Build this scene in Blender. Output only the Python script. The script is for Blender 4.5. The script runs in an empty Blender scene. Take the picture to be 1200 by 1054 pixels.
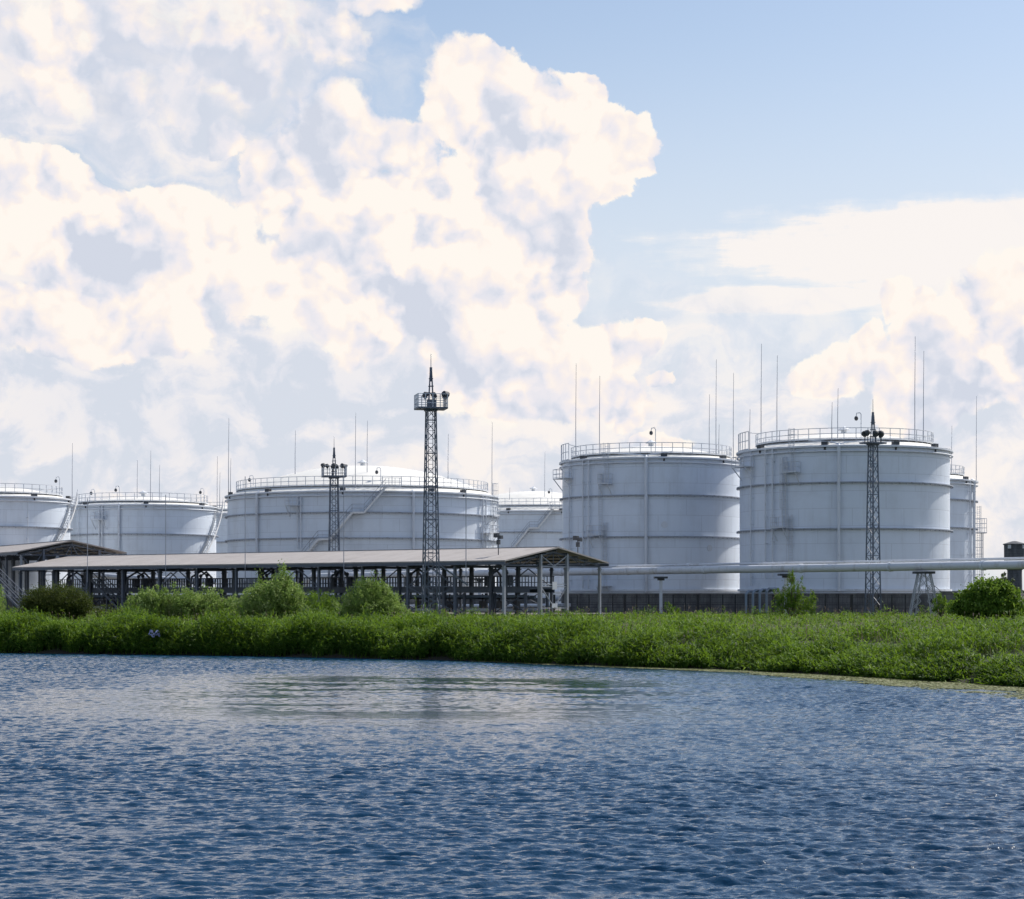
import bpy, math, random
import numpy as np
from mathutils import Vector, Matrix
random.seed(7); rng = np.random.default_rng(11)
PI = math.pi; R_ = math.radians
scene = bpy.context.scene
C = scene.collection
F = 2400.0; HY = 698.0; CAMZ = 5.0          # focal length in photo pixels, horizon row, eye height above the water

def at(px, py, D):                            # a photo pixel at distance D, in metres
    return Vector(((px-600)/F*D, D, CAMZ-(py-HY)/F*D))

# ---------------------------------------------------------------- camera
cd = bpy.data.cameras.new('camera'); cam = bpy.data.objects.new('camera', cd); C.objects.link(cam)
cam.location = (0, 0, CAMZ); cam.rotation_euler = (PI/2, 0, 0)
cd.sensor_width = 36; cd.lens = F/1200*36; cd.shift_y = (HY-527)/1200
cd.clip_start = .5; cd.clip_end = 30000
scene.camera = cam
scene.view_settings.view_transform = 'Standard'; scene.view_settings.look = 'None'
scene.view_settings.exposure = 0.0; scene.view_settings.gamma = 1

# ---------------------------------------------------------------- node expression helper
class NX:
    def __init__(s, nt): s.nt = nt
    def _in(s, sock, v):
        if isinstance(v, bpy.types.NodeSocket): s.nt.links.new(v, sock)
        elif v is not None: sock.default_value = v
    def m(s, op, a, b=None, c=None, clamp=False):
        n = s.nt.nodes.new('ShaderNodeMath'); n.operation = op; n.use_clamp = clamp
        s._in(n.inputs[0], a); s._in(n.inputs[1], b); s._in(n.inputs[2], c); return n.outputs[0]
    def add(s, a, b, clamp=False): return s.m('ADD', a, b, clamp=clamp)
    def sub(s, a, b, clamp=False): return s.m('SUBTRACT', a, b, clamp=clamp)
    def mul(s, a, b, clamp=False): return s.m('MULTIPLY', a, b, clamp=clamp)
    def mad(s, a, b, c, clamp=False): return s.m('MULTIPLY_ADD', a, b, c, clamp)
    def v(s, op, a, b=None, c=None, scale=None):
        n = s.nt.nodes.new('ShaderNodeVectorMath'); n.operation = op
        s._in(n.inputs[0], a); s._in(n.inputs[1], b); s._in(n.inputs[2], c)
        if scale is not None: s._in(n.inputs['Scale'], scale)
        return n.outputs['Value'] if op in ('LENGTH', 'DOT_PRODUCT', 'DISTANCE') else n.outputs[0]
    def comb(s, x, y, z):
        n = s.nt.nodes.new('ShaderNodeCombineXYZ'); s._in(n.inputs[0], x); s._in(n.inputs[1], y); s._in(n.inputs[2], z); return n.outputs[0]
    def sep(s, v):
        n = s.nt.nodes.new('ShaderNodeSeparateXYZ'); s._in(n.inputs[0], v); return n.outputs[0], n.outputs[1], n.outputs[2]
    def noise(s, vec, scale=1, detail=4, rough=.5, lac=2, dist=0, color=False, dim='3D', w=None):
        n = s.nt.nodes.new('ShaderNodeTexNoise'); n.noise_dimensions = dim
        if vec is not None: s._in(n.inputs['Vector'], vec)
        if w is not None: s._in(n.inputs['W'], w)
        n.inputs['Scale'].default_value = scale; n.inputs['Detail'].default_value = detail
        n.inputs['Roughness'].default_value = rough; n.inputs['Lacunarity'].default_value = lac; n.inputs['Distortion'].default_value = dist
        return n.outputs['Color' if color else 'Fac']
    def voro(s, vec, scale=1, detail=0, rough=.5, feature='F1', rand=1, smooth=1, dim='3D', out='Distance'):
        n = s.nt.nodes.new('ShaderNodeTexVoronoi'); n.feature = feature; n.voronoi_dimensions = dim
        s._in(n.inputs['Vector'], vec); n.inputs['Scale'].default_value = scale
        n.inputs['Detail'].default_value = detail; n.inputs['Roughness'].default_value = rough
        n.inputs['Randomness'].default_value = rand
        if feature == 'SMOOTH_F1': n.inputs['Smoothness'].default_value = smooth
        return n.outputs[out]
    def ramp(s, fac, stops, interp='LINEAR'):
        n = s.nt.nodes.new('ShaderNodeValToRGB'); n.color_ramp.interpolation = interp
        cr = n.color_ramp
        while len(cr.elements) < len(stops): cr.elements.new(.5)
        for e, (p, c) in zip(cr.elements, stops):
            e.position = p; e.color = (c, c, c, 1) if isinstance(c, (int, float)) else (*c, 1)
        s._in(n.inputs[0], fac); return n.outputs[0]
    def smooth(s, x, lo, hi, a=0, b=1):
        n = s.nt.nodes.new('ShaderNodeMapRange'); n.interpolation_type = 'SMOOTHSTEP'
        s._in(n.inputs[0], x); n.inputs[1].default_value = lo; n.inputs[2].default_value = hi
        n.inputs[3].default_value = a; n.inputs[4].default_value = b; return n.outputs[0]
    def mix(s, f, a, b, mode='MIX'):
        n = s.nt.nodes.new('ShaderNodeMix'); n.data_type = 'RGBA'; n.blend_type = mode; n.clamp_factor = True
        s._in(n.inputs[0], f)
        for i, v in ((6, a), (7, b)):
            if isinstance(v, tuple) and len(v) == 3: v = (*v, 1)
            s._in(n.inputs[i], v)
        return n.outputs[2]
    def node(s, typ, **kw):
        n = s.nt.nodes.new(typ)
        for k, v in kw.items(): setattr(n, k, v)
        return n

# ---------------------------------------------------------------- light: sun behind the tanks to the right
SUN_AZ = R_(50); SUN_EL = R_(46)              # azimuth from +Y towards +X
sd = bpy.data.lights.new('sun', 'SUN'); sun = bpy.data.objects.new('sun', sd); C.objects.link(sun)
sd.energy = 5.0; sd.angle = R_(.5); sd.color = (1.0, .95, .87)
sv = Vector((math.sin(SUN_AZ)*math.cos(SUN_EL), math.cos(SUN_AZ)*math.cos(SUN_EL), math.sin(SUN_EL)))
sun.rotation_euler = sv.to_track_quat('Z', 'Y').to_euler(); sun.location = (60, 60, 120)
cy = scene.cycles
cy.use_adaptive_sampling = True; cy.adaptive_threshold = .02; cy.adaptive_min_samples = 10
cy.max_bounces = 5; cy.diffuse_bounces = 2; cy.glossy_bounces = 2; cy.transmission_bounces = 2; cy.transparent_max_bounces = 6
cy.sample_clamp_direct = 6; cy.sample_clamp_indirect = 4; cy.caustics_reflective = False; cy.caustics_refractive = False
# ---------------------------------------------------------------- world: Nishita sky with procedural cumulus
W = bpy.data.worlds.new('World'); scene.world = W; W.use_nodes = True
nt = W.node_tree; nt.nodes.clear(); X = NX(nt)

def ang(px, py):                               # photo direction -> (azimuth, elevation) in units of 100 pixels
    u = px-600; v = HY-py
    return math.atan2(u, F)*F/100, math.atan2(v, math.hypot(F, u))*F/100
def blob_d2(src, bx, by, rx, ry):              # squared elliptic distance
    cu, cv = ang(bx, by); sx = 100/rx; sy = 100/ry
    d = X.v('MULTIPLY_ADD', src, (sx, sy, 0), (-cu*sx, -cv*sy, 0))
    return X.v('DOT_PRODUCT', d, d)

tc = nt.nodes.new('ShaderNodeTexCoord'); GEN = tc.outputs['Generated']
dx, dy, dz = X.sep(GEN)
U = X.mul(X.m('ARCTAN2', dx, dy), F/100); V = X.mul(X.m('ARCSINE', dz), F/100)
P = X.comb(U, V, 0)
w1 = X.v('SUBTRACT', X.noise(P, .85, 1, .5, color=True, dim='2D'), (.5, .5, .5))
w2 = X.v('SUBTRACT', X.noise(P, 3.4, 4, .6, color=True, dim='2D'), (.5, .5, .5))
Q0 = X.v('MULTIPLY_ADD', w1, (.7, .7, 0), P)
Q = X.v('MULTIPLY_ADD', w2, (.20, .20, 0), Q0)
blobs = [(556,108,76,78),(612,138,80,70),(600,180,90,80),(668,130,48,58),(722,168,66,40),(690,205,56,60),(625,260,85,110),
    (500,235,125,105),(398,150,88,60),(365,220,110,90),(540,350,125,110),(430,335,130,100),(640,335,45,70),
    (690,412,80,52),(748,395,26,32),(600,440,140,70),(740,470,45,42),
    (50,250,165,72),(190,290,150,95),(315,325,75,42),(273,158,34,24),(110,375,220,62),
    (110,50,145,112),(270,50,155,100),(385,55,80,66),(440,0,90,22),
    (1110,430,110,80),(1052,352,24,26),(1085,364,26,26),(972,435,62,36),(1015,400,40,36),(1190,400,110,110),
    (785,440,18,14),(780,522,60,20)]
acc = None
for b in blobs:
    l = blob_d2(Q, *b); acc = l if acc is None else X.m('SMOOTH_MIN', acc, l, .2)
core = X.m('MAXIMUM', X.sub(1, acc), -1.0)      # 0 at the outline of a mass, towards 1 inside
def relief(q):
    b = X.voro(q, .85, 3, .58, 'F1', 1, dim='2D')
    n = X.noise(q, 2.1, 5, .58, dim='2D')
    return b, n
QR = X.v('MULTIPLY_ADD', w2, (.15, .15, 0), X.v('MULTIPLY_ADD', w1, (.2, .2, 0), P))
LV = (.16, .20, 0)
b1, n1 = relief(QR)
QB = X.v('ADD', QR, LV); b2, n2 = relief(QB)
fld = X.mad(X.sub(.42, b1), .42, core); fld = X.mad(X.sub(n1, .5), .8, fld)
rl = X.add(X.mul(X.sub(X.mul(b2, b2), X.mul(b1, b1)), .95), X.mul(X.sub(n1, n2), .75))
big = X.sub(X.noise(X.v('ADD', Q0, (3.3, 7.1, 0)), 1.0, 3, .5, dim='2D'), .5)
# large soft hollows and bases
def patches(src, lst):
    r = None
    for (a, b, c, d, s) in lst:
        p = X.mad(blob_d2(src, a, b, c, d), -s, s); r = p if r is None else X.m('MAXIMUM', r, p)
    return X.m('MAXIMUM', r, 0)
PQ = X.v('MULTIPLY_ADD', w1, (.5, .4, 0), Q)
sh = patches(PQ, [(115,300,110,50,.8),(415,275,70,70,.55),(470,400,140,60,.7),(240,105,240,60,.55),(350,195,70,36,.7),(600,175,36,60,.45),
    (650,290,36,90,.4),(150,490,260,80,.6),(420,450,170,60,.6),(330,548,150,30,1.0),(1130,450,95,95,.75),(1050,505,150,40,.5),(30,110,60,80,.4)])
softm = patches(P, [(250,40,330,140,1.6)])
edge = X.smooth(X.m('DIVIDE', fld, X.mad(softm, 2.6, 1.0)), .0, .19)
rim = X.smooth(core, .5, .0, 0, .16)
lit = X.add(X.add(X.mad(rl, .92, .86), X.mul(big, .75)), rim)
lit = X.sub(lit, X.add(sh, X.mul(softm, .12)), clamp=True)
ccol = X.ramp(lit, [(0, (.65,.69,.79)), (.25, (.74,.76,.84)), (.5, (.86,.83,.87)), (.72, (.94,.87,.85)), (.88, (1.0,.91,.84)), (1, (1.0,.94,.87))])

hz = patches(PQ, [(150,440,700,300,1.3),(560,520,600,230,1.2),(1150,520,480,170,1.2),(120,70,440,200,.95)])
hc = X.noise(X.v('MULTIPLY', PQ, (.5, .95, 1)), 1.5, 6, .55, color=True, dim='2D')
h1, h2, _ = X.sep(hc)
soft = X.mul(X.smooth(X.mad(X.sub(h1, .5), 1.0, hz), .05, .85), .95)
sl = X.sub(X.smooth(X.mad(n1, .35, X.mul(h2, .65)), .38, .60), X.mul(sh, .55), clamp=True)
scol = X.ramp(sl, [(0, (.68,.72,.81)), (.35, (.77,.78,.85)), (.7, (.88,.85,.87)), (1, (.98,.91,.87))])

wc = X.v('SUBTRACT', X.noise(X.v('MULTIPLY', P, (.5, 3.5, 1)), 1.0, 5, .6, color=True, dim='2D'), (.5, .5, .5))
PC = X.v('MULTIPLY_ADD', wc, (1.6, .26, 0), P)
ci = X.sub(1, X.m('SMOOTH_MIN', X.m('MINIMUM', blob_d2(PC, 1180,282,400,56), blob_d2(PC, 915,351,150,19)), blob_d2(PC, 1290,330,300,75), .1))
cn, _, _ = X.sep(X.v('ADD', wc, (.5, .5, .5)))
cia = X.mul(X.smooth(X.mad(X.sub(n1, .5), .7, X.mad(X.sub(cn, .5), .6, ci)), -.12, .45), .93)

# scattered clouds for the rest of the dome (higher up and behind the viewer)
gn, gm, _ = X.sep(X.noise(GEN, 2.6, 5, .6, color=True))
out = X.m('MAXIMUM', X.smooth(V, 8.0, 12.0), X.smooth(X.m('ABSOLUTE', U), 9.0, 14.0))
ga = X.mul(X.smooth(gn, .55, .75), X.mul(out, .8))
gcol = X.ramp(gm, [(.35, (.50,.58,.76)), (.7, (.92,.92,.94))])

sky = nt.nodes.new('ShaderNodeTexSky'); sky.sky_type = 'NISHITA'; sky.sun_disc = False
sky.sun_elevation = SUN_EL; sky.sun_rotation = SUN_AZ; sky.altitude = 0; sky.air_density = 1.0; sky.dust_density = 1.0; sky.ozone_density = 1.2
bg = nt.nodes.new('ShaderNodeBackground'); nt.links.new(sky.outputs[0], bg.inputs[0]); bg.inputs[1].default_value = .125
def bgn(c, s=1.0):
    n = nt.nodes.new('ShaderNodeBackground'); X._in(n.inputs[0], c); n.inputs[1].default_value = s; return n.outputs[0]
def mixs(f, a, b):
    n = nt.nodes.new('ShaderNodeMixShader'); X._in(n.inputs[0], f); nt.links.new(a, n.inputs[1]); nt.links.new(b, n.inputs[2]); return n.outputs[0]
veil = X.smooth(V, 2.2, 7.2, .90, .10)
# one colour and one total coverage, laid over the clear sky
col = X.mix(cia, (.75,.79,.86), (1.0,.93,.88))
cov = X.m('MAXIMUM', veil, cia)
col = X.mix(soft, col, scol); cov = X.m('MAXIMUM', cov, soft)
col = X.mix(edge, col, ccol); cov = X.m('MAXIMUM', cov, edge)
col = X.mix(ga, col, gcol); cov = X.m('MAXIMUM', cov, ga)
cur = mixs(cov, bg.outputs[0], bgn(col))
wo = nt.nodes.new('ShaderNodeOutputWorld'); nt.links.new(cur, wo.inputs[0])
try: W.cycles.sampling_method = 'MANUAL'; W.cycles.sample_map_resolution = 512
except Exception: pass
# ---------------------------------------------------------------- materials
def new_mat(name):
    m = bpy.data.materials.new(name); m.use_nodes = True; nt = m.node_tree; nt.nodes.clear()
    x = NX(nt); b = nt.nodes.new('ShaderNodeBsdfPrincipled'); o = nt.nodes.new('ShaderNodeOutputMaterial')
    nt.links.new(b.outputs[0], o.inputs[0]); return m, x, b, o
def obj_co(x): return x.node('ShaderNodeTexCoord').outputs['Object']
def bump(x, b, h, strength=.4, dist=.02):
    n = x.node('ShaderNodeBump'); n.inputs['Strength'].default_value = strength; n.inputs['Distance'].default_value = dist
    x.nt.links.new(h, n.inputs['Height']); x.nt.links.new(n.outputs[0], b.inputs['Normal'])
def setin(x, b, **kw):
    names = dict(col='Base Color', rough='Roughness', metal='Metallic', spec='Specular IOR Level')
    for k, v in kw.items():
        if isinstance(v, tuple) and len(v) == 3: v = (*v, 1)
        x._in(b.inputs[names[k]], v)

def mat_paint(name, base, dirt=(.32,.30,.27), amount=.35, rough=.55, scale=1.0, streak=True):
    m, x, b, o = new_mat(name); co = obj_co(x)
    n = x.noise(x.v('MULTIPLY', co, (1.2*scale, 1.2*scale, .22*scale)) if streak else x.v('SCALE', co, scale=scale), 1.0, 5, .6)
    n2 = x.noise(co, 3.5*scale, 4, .6)
    f = x.mul(x.smooth(x.add(n, x.mul(x.sub(n2, .5), .4)), .50, .80), amount)
    setin(x, b, col=x.mix(f, base, dirt), rough=rough); return m

def mat_shell(name, base, plate_h=2.0, plate_w=6.0, R=12.0, amount=.35):
    # white tank paint: welded plate courses, faint tone change from plate to plate, vertical grime runs
    m, x, b, o = new_mat(name); co = obj_co(x); cx, cy_, cz = x.sep(co)
    th = x.mul(x.m('ARCTAN2', cx, x.mul(cy_, -1)), R)
    row = x.m('FLOOR', x.m('DIVIDE', cz, plate_h))
    sh = x.mul(x.m('FRACT', x.mul(row, .37)), plate_w)
    colm = x.m('DIVIDE', x.add(th, sh), plate_w)
    wn = x.node('ShaderNodeTexWhiteNoise', noise_dimensions='2D')
    x.nt.links.new(x.comb(x.m('FLOOR', colm), row, 0), wn.inputs['Vector'])
    ez = x.m('PINGPONG', x.m('DIVIDE', cz, plate_h), .5); et = x.m('PINGPONG', colm, .5)
    seam = x.m('MAXIMUM', x.smooth(ez, .022, .006), x.mul(x.smooth(et, .010, .003), .8))
    cyl = x.comb(th, x.mul(cz, .09), 0)
    st = x.noise(cyl, 1.1, 5, .62, dim='2D'); st2 = x.noise(x.comb(x.mul(th, .22), x.mul(cz, .05), 0), 1.0, 3, .5, dim='2D')
    bl = x.noise(x.comb(th, cz, 0), .35, 6, .62, dim='2D')
    g = x.add(x.mul(x.smooth(st, .50, .78), .55), x.mul(x.smooth(x.add(x.mul(st2, .6), x.mul(bl, .4)), .47, .68), .8))
    g = x.mul(g, amount, clamp=True)
    fine = x.noise(x.comb(th, cz, 0), 6.0, 3, .7, dim='2D')
    c = x.mix(g, base, (.40,.41,.43))
    c = x.mix(x.mul(x.sub(wn.outputs[0], .25, clamp=True), .10), c, (.45,.47,.52))
    c = x.mix(x.mul(seam, .30), c, (.30,.31,.34))
    c = x.mix(x.mul(x.smooth(fine, .60, .80), .12), c, (.42,.42,.44))
    setin(x, b, col=c, rough=.42)
    und = x.noise(x.comb(th, cz, 0), .5, 2, .5, dim='2D')
    bump(x, b, x.sub(x.mul(und, .8), x.mul(seam, .4)), .35, .06)
    return m

M = {}
M['shell'] = mat_shell('white_tank_paint', (.77,.83,.92), amount=.26)
M['shell_low'] = mat_shell('white_low_tank_paint', (.77,.83,.91), plate_h=1.8, R=18, amount=.26)
M['roof'] = mat_paint('pale_roof_paint', (.82,.80,.75), amount=.18, streak=False, scale=.4)
M['trim'] = mat_paint('pale_pipe_paint', (.72,.75,.80), (.25,.22,.20), .35)
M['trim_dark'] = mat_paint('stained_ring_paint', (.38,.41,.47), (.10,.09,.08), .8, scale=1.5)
M['rail'] = mat_paint('railing_paint', (.62,.64,.68), (.3,.28,.26), .3)
M['chamber'] = mat_paint('dark_valve_metal', (.06,.065,.075), (.12,.08,.06), .5)
M['steel'] = mat_paint('blue_grey_steel', (.105,.125,.165), (.05,.045,.045), .6)
M['mast'] = mat_paint('dark_mast_steel', (.115,.14,.185), (.05,.045,.045), .5)
M['galv'] = mat_paint('galvanised_steel', (.36,.38,.42), (.15,.13,.12), .5)
M['pipe'] = mat_paint('pipeline_jacket', (.66,.68,.72), (.30,.26,.20), .5, scale=.6)
M['bluepipe'] = mat_paint('blue_grey_pipe', (.22,.28,.37), (.1,.1,.1), .4)
M['rod'] = mat_paint('thin_rod_metal', (.36,.38,.44), (.2,.2,.2), .2)
M['lamp_glass'] = mat_paint('lamp_glass', (.35,.36,.38), (.1,.1,.1), .4, rough=.15)
def mat_sheet():
    m, x, b, o = new_mat('corrugated_sheet'); co = obj_co(x); a, c, d = x.sep(co)
    rib = x.m('SINE', x.mul(a, 2*PI/.25))
    n = x.noise(co, .5, 5, .6); n2 = x.noise(x.v('MULTIPLY', co, (3, .3, 1)), 1, 4, .6)
    pl = x.node('ShaderNodeTexWhiteNoise', noise_dimensions='1D'); x.nt.links.new(x.m('FLOOR', x.m('DIVIDE', a, 1.1)), pl.inputs['W'])
    cc = x.mix(x.mul(x.smooth(x.add(x.mul(n, .5), x.mul(n2, .5)), .42, .68), .5), (.40,.365,.345), (.24,.21,.19))
    cc = x.mix(x.mul(pl.outputs[0], .22), cc, (.50,.47,.45))
    setin(x, b, col=cc, rough=.6); bump(x, b, rib, .6, .03); return m
M['sheet'] = mat_sheet()
def mat_concrete(name, base, dark):
    m, x, b, o = new_mat(name); co = obj_co(x)
    n = x.noise(co, .7, 7, .65); n2 = x.noise(x.v('MULTIPLY', co, (1.2, 1.2, .2)), 1, 5, .6)
    bl = x.node('ShaderNodeTexBrick'); a, c, d = x.sep(co); x.nt.links.new(x.comb(x.add(a, c), d, 0), bl.inputs['Vector'])
    bl.inputs['Scale'].default_value = 1; bl.inputs['Brick Width'].default_value = 2.4; bl.inputs['Row Height'].default_value = .6
    bl.inputs['Mortar Size'].default_value = .03; bl.inputs['Color1'].default_value = (1,1,1,1); bl.inputs['Color2'].default_value = (.85,.85,.85,1); bl.inputs['Mortar'].default_value = (.55,.55,.55,1)
    cc = x.mix(x.smooth(x.add(x.mul(n, .5), x.mul(n2, .5)), .38, .66), base, dark)
    cc = x.mix(1.0, cc, bl.outputs[0], 'MULTIPLY')
    setin(x, b, col=cc, rough=.9); bump(x, b, n, .5, .05); return m
M['bund'] = mat_concrete('bund_concrete', (.23,.225,.22), (.10,.10,.10))
M['tower'] = mat_concrete('grey_tower_concrete', (.13,.14,.16), (.07,.075,.085))
M['black'] = mat_paint('black_fence_paint', (.02,.022,.026), (.04,.03,.03), .4)
def mat_leaf(name, c1, c2, c3, trans=.35, tint=(.30,.42,.05)):
    m, x, b, o = new_mat(name)
    at_ = x.node('ShaderNodeAttribute', attribute_name='var', attribute_type='GEOMETRY').outputs['Fac']
    cc = x.ramp(at_, [(0, c1), (.55, c2), (1, c3)])
    n = x.noise(obj_co(x), .45, 4, .6)
    cc = x.mix(x.mul(x.smooth(n, .46, .62), .48), cc, c1)
    setin(x, b, col=cc, rough=.6, spec=.18)
    t = x.node('ShaderNodeBsdfTranslucent'); x._in(t.inputs[0], x.mix(.55, cc, (*tint, 1)))
    ms = x.node('ShaderNodeMixShader'); ms.inputs[0].default_value = trans
    x.nt.links.new(b.outputs[0], ms.inputs[1]); x.nt.links.new(t.outputs[0], ms.inputs[2]); x.nt.links.new(ms.outputs[0], o.inputs[0])
    return m
M['reed'] = mat_leaf('reed_leaves', (.014,.042,.005), (.054,.142,.010), (.28,.38,.09), .36, (.32,.50,.03))
M['willow'] = mat_leaf('willow_leaves', (.11,.19,.03), (.30,.42,.10), (.52,.58,.27), .40, (.26,.38,.10))
M['bushd'] = mat_leaf('dense_bush_leaves', (.030,.050,.008), (.060,.085,.015), (.11,.12,.03), .25, (.20,.26,.05))
M['bushb'] = mat_leaf('bright_bush_leaves', (.055,.120,.012), (.095,.19,.022), (.16,.25,.05), .35, (.30,.45,.05))
M['fir'] = mat_leaf('dark_tree_leaves', (.02,.035,.025), (.03,.05,.035), (.04,.07,.045), .15)
M['weed'] = mat_leaf('duckweed_leaves', (.13,.16,.05), (.23,.24,.11), (.33,.32,.20), .1, (.4,.4,.1))
M['pinkw'] = mat_leaf('seed_heads', (.20,.15,.12), (.30,.24,.20), (.36,.30,.27), .2, (.4,.3,.2))
M['bark'] = mat_paint('bark', (.09,.07,.05), (.04,.03,.02), .7, scale=4)
M['litter'] = mat_paint('pale_plastic', (.33,.36,.55), (.25,.25,.35), .3)

# ---------------------------------------------------------------- mesh builder
class MB:
    def __init__(s): s.v = []; s.f = []
    def raw(s, vs, fs):
        k = len(s.v); s.v += [tuple(p) for p in vs]; s.f += [tuple(i+k for i in f) for f in fs]; return s
    def box(s, c, size, rz=0):
        cx, cy_, cz = c; a, b, d = (q/2 for q in size); co, si = math.cos(rz), math.sin(rz)
        vs = [(cx+x*co-y*si, cy_+x*si+y*co, cz+z) for x in (-a, a) for y in (-b, b) for z in (-d, d)]
        return s.raw(vs, [(0,1,3,2),(4,6,7,5),(0,4,5,1),(2,3,7,6),(0,2,6,4),(1,5,7,3)])
    def bar(s, p, q, w, h=None, up=(0,0,1)):
        h = h or w; p = Vector(p); q = Vector(q); d = (q-p)
        if d.length < 1e-6: return s
        d.normalize(); u = Vector(up)
        if abs(d.dot(u)) > .98: u = Vector((1,0,0)) if abs(d.x) < .9 else Vector((0,1,0))
        r = d.cross(u).normalized(); u = r.cross(d).normalized()
        vs = [e + r*(a*w/2) + u*(b*h/2) for e in (p, q) for a, b in ((-1,-1),(1,-1),(1,1),(-1,1))]
        return s.raw(vs, [(0,1,2,3),(7,6,5,4),(0,4,5,1),(1,5,6,2),(2,6,7,3),(3,7,4,0)])
    def tube(s, pts, r, n=8, r2=None, cap=True):
        pts = [Vector(p) for p in pts]; k = len(s.v); N = len(pts); prev = None
        for i, p in enumerate(pts):
            t = ((pts[i+1]-p).normalized() if i < N-1 else Vector()) + ((p-pts[i-1]).normalized() if i else Vector())
            t.normalize()
            if prev is None:
                a = Vector((0,0,1)) if abs(t.z) < .9 else Vector((1,0,0)); u = t.cross(a).normalized()
            else: u = (prev - t*prev.dot(t)).normalized()
            prev = u; w = t.cross(u); rr = r if r2 is None else r+(r2-r)*i/(N-1)
            if 0 < i < N-1:
                c = (pts[i+1]-p).normalized().dot((p-pts[i-1]).normalized()); rr /= max(.5, math.sqrt((1+c)/2))
            s.v += [tuple(p + (u*math.cos(2*PI*j/n) + w*math.sin(2*PI*j/n))*rr) for j in range(n)]
        for i in range(N-1):
            for j in range(n):
                a = k+i*n+j; b = k+i*n+(j+1) % n; s.f.append((a, b, b+n, a+n))
        if cap: s.f.append(tuple(range(k+n-1, k-1, -1))); s.f.append(tuple(k+(N-1)*n+j for j in range(n)))
        return s
    def lathe(s, prof, n=96, a0=0, a1=2*PI, closed=False):
        k = len(s.v); full = abs(a1-a0-2*PI) < 1e-6; m = n if full else n+1; L = len(prof)
        for i in range(m):
            a = a0+(a1-a0)*i/n
            s.v += [(r*math.sin(a), -r*math.cos(a), z) for r, z in prof]
        for i in range(n):
            i2 = (i+1) % m
            for j in range(L if closed else L-1):
                j2 = (j+1) % L; s.f.append((k+i*L+j, k+i2*L+j, k+i2*L+j2, k+i*L+j2))
        return s
    def sphere(s, c, r, n=8, sq=1.0):
        k = len(s.v); cx, cy_, cz = c; rings = n//2
        for i in range(rings+1):
            a = PI*i/rings
            for j in range(n): s.v.append((cx+r*math.sin(a)*math.cos(2*PI*j/n), cy_+r*math.sin(a)*math.sin(2*PI*j/n), cz+sq*r*math.cos(a)))
        for i in range(rings):
            for j in range(n):
                a = k+i*n+j; b = k+i*n+(j+1) % n; s.f.append((a, a+n, b+n, b))
        return s
    def build(s, name, mat, parent=None, smooth=False, loc=None):
        me = bpy.data.meshes.new(name); me.from_pydata(s.v, [], s.f); me.update()
        if smooth: me.shade_smooth() if hasattr(me, 'shade_smooth') else None
        me.materials.append(mat); o = bpy.data.objects.new(name, me); C.objects.link(o)
        if parent: o.parent = parent
        if loc is not None: o.location = loc
        return o
def np_mesh(name, verts, faces3, mat, parent=None, var=None, quads=None):
    # numpy arrays straight into a mesh; faces3 (n,3) and quads (n,4)
    me = bpy.data.meshes.new(name); nq = 0 if quads is None else len(quads); n3 = 0 if faces3 is None else len(faces3)
    me.vertices.add(len(verts)); me.vertices.foreach_set('co', np.ascontiguousarray(verts, np.float32).ravel())
    loops = np.concatenate([a.ravel() for a in (quads, faces3) if a is not None]).astype(np.int32)
    me.loops.add(len(loops)); me.loops.foreach_set('vertex_index', loops)
    starts = np.concatenate([np.arange(nq)*4, nq*4+np.arange(n3)*3]).astype(np.int32)
    me.polygons.add(nq+n3); me.polygons.foreach_set('loop_start', starts)
    me.update(calc_edges=True)
    if var is not None:
        a = me.attributes.new('var', 'FLOAT', 'POINT'); a.data.foreach_set('value', np.ascontiguousarray(var, np.float32))
    me.materials.append(mat); o = bpy.data.objects.new(name, me); C.objects.link(o)
    if parent: o.parent = parent
    return o

# ---------------------------------------------------------------- things, labels
def tag(o, label, cat, group=None, kind=None):
    if label: o['label'] = label
    if cat: o['category'] = cat
    if group: o['group'] = group
    if kind: o['kind'] = kind
    return o
def thing(name, label, cat, loc=(0,0,0), rz=0, group=None):
    o = bpy.data.objects.new(name, None); C.objects.link(o); o.location = loc; o.rotation_euler = (0, 0, rz)
    return tag(o, label, cat, group)
def copy_tree(o, parent=None):
    c = o.copy(); C.objects.link(c); c.parent = parent
    for ch in [q for q in C.objects if q.parent == o]: copy_tree(ch, c)
    return c
WAVE = 1.0
# ---------------------------------------------------------------- terrain and water
SH = np.array([(-900,260),(-300,215),(-120,197),(-60,184),(-44.8,178),(-21,168.5),(-4.6,157.5),(6,144.6),(14.4,137),(21,126),(27.8,111),(35,97),(50,70),(90,30),(160,-40),(500,-380),(1500,-1400)], float)
def shore_dist(x, y):                          # signed distance inland from the waterline
    x = np.asarray(x, float); y = np.asarray(y, float); best = np.full(x.shape, 1e9)
    for (x0, y0), (x1, y1) in zip(SH[:-1], SH[1:]):
        dx, dy = x1-x0, y1-y0; t = np.clip(((x-x0)*dx+(y-y0)*dy)/(dx*dx+dy*dy), 0, 1)
        best = np.minimum(best, np.hypot(x-x0-t*dx, y-y0-t*dy))
    return np.where(y > np.interp(x, SH[:,0], SH[:,1]), best, -best)
def wob(x, y, s, seed=0):                      # cheap smooth noise, about -1..1
    return (np.sin(x/s+1.7*seed+1.3*np.sin(y/s*.83+seed))+np.sin(y/s*1.27+2.1+seed*.7+1.1*np.sin(x/s*.61))+np.sin((x+y)/s*.73+seed*3.1))/3
def rightness(x): t = np.clip((np.asarray(x, float)+4)/24, 0, 1); return t*t*(3-2*t)
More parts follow.
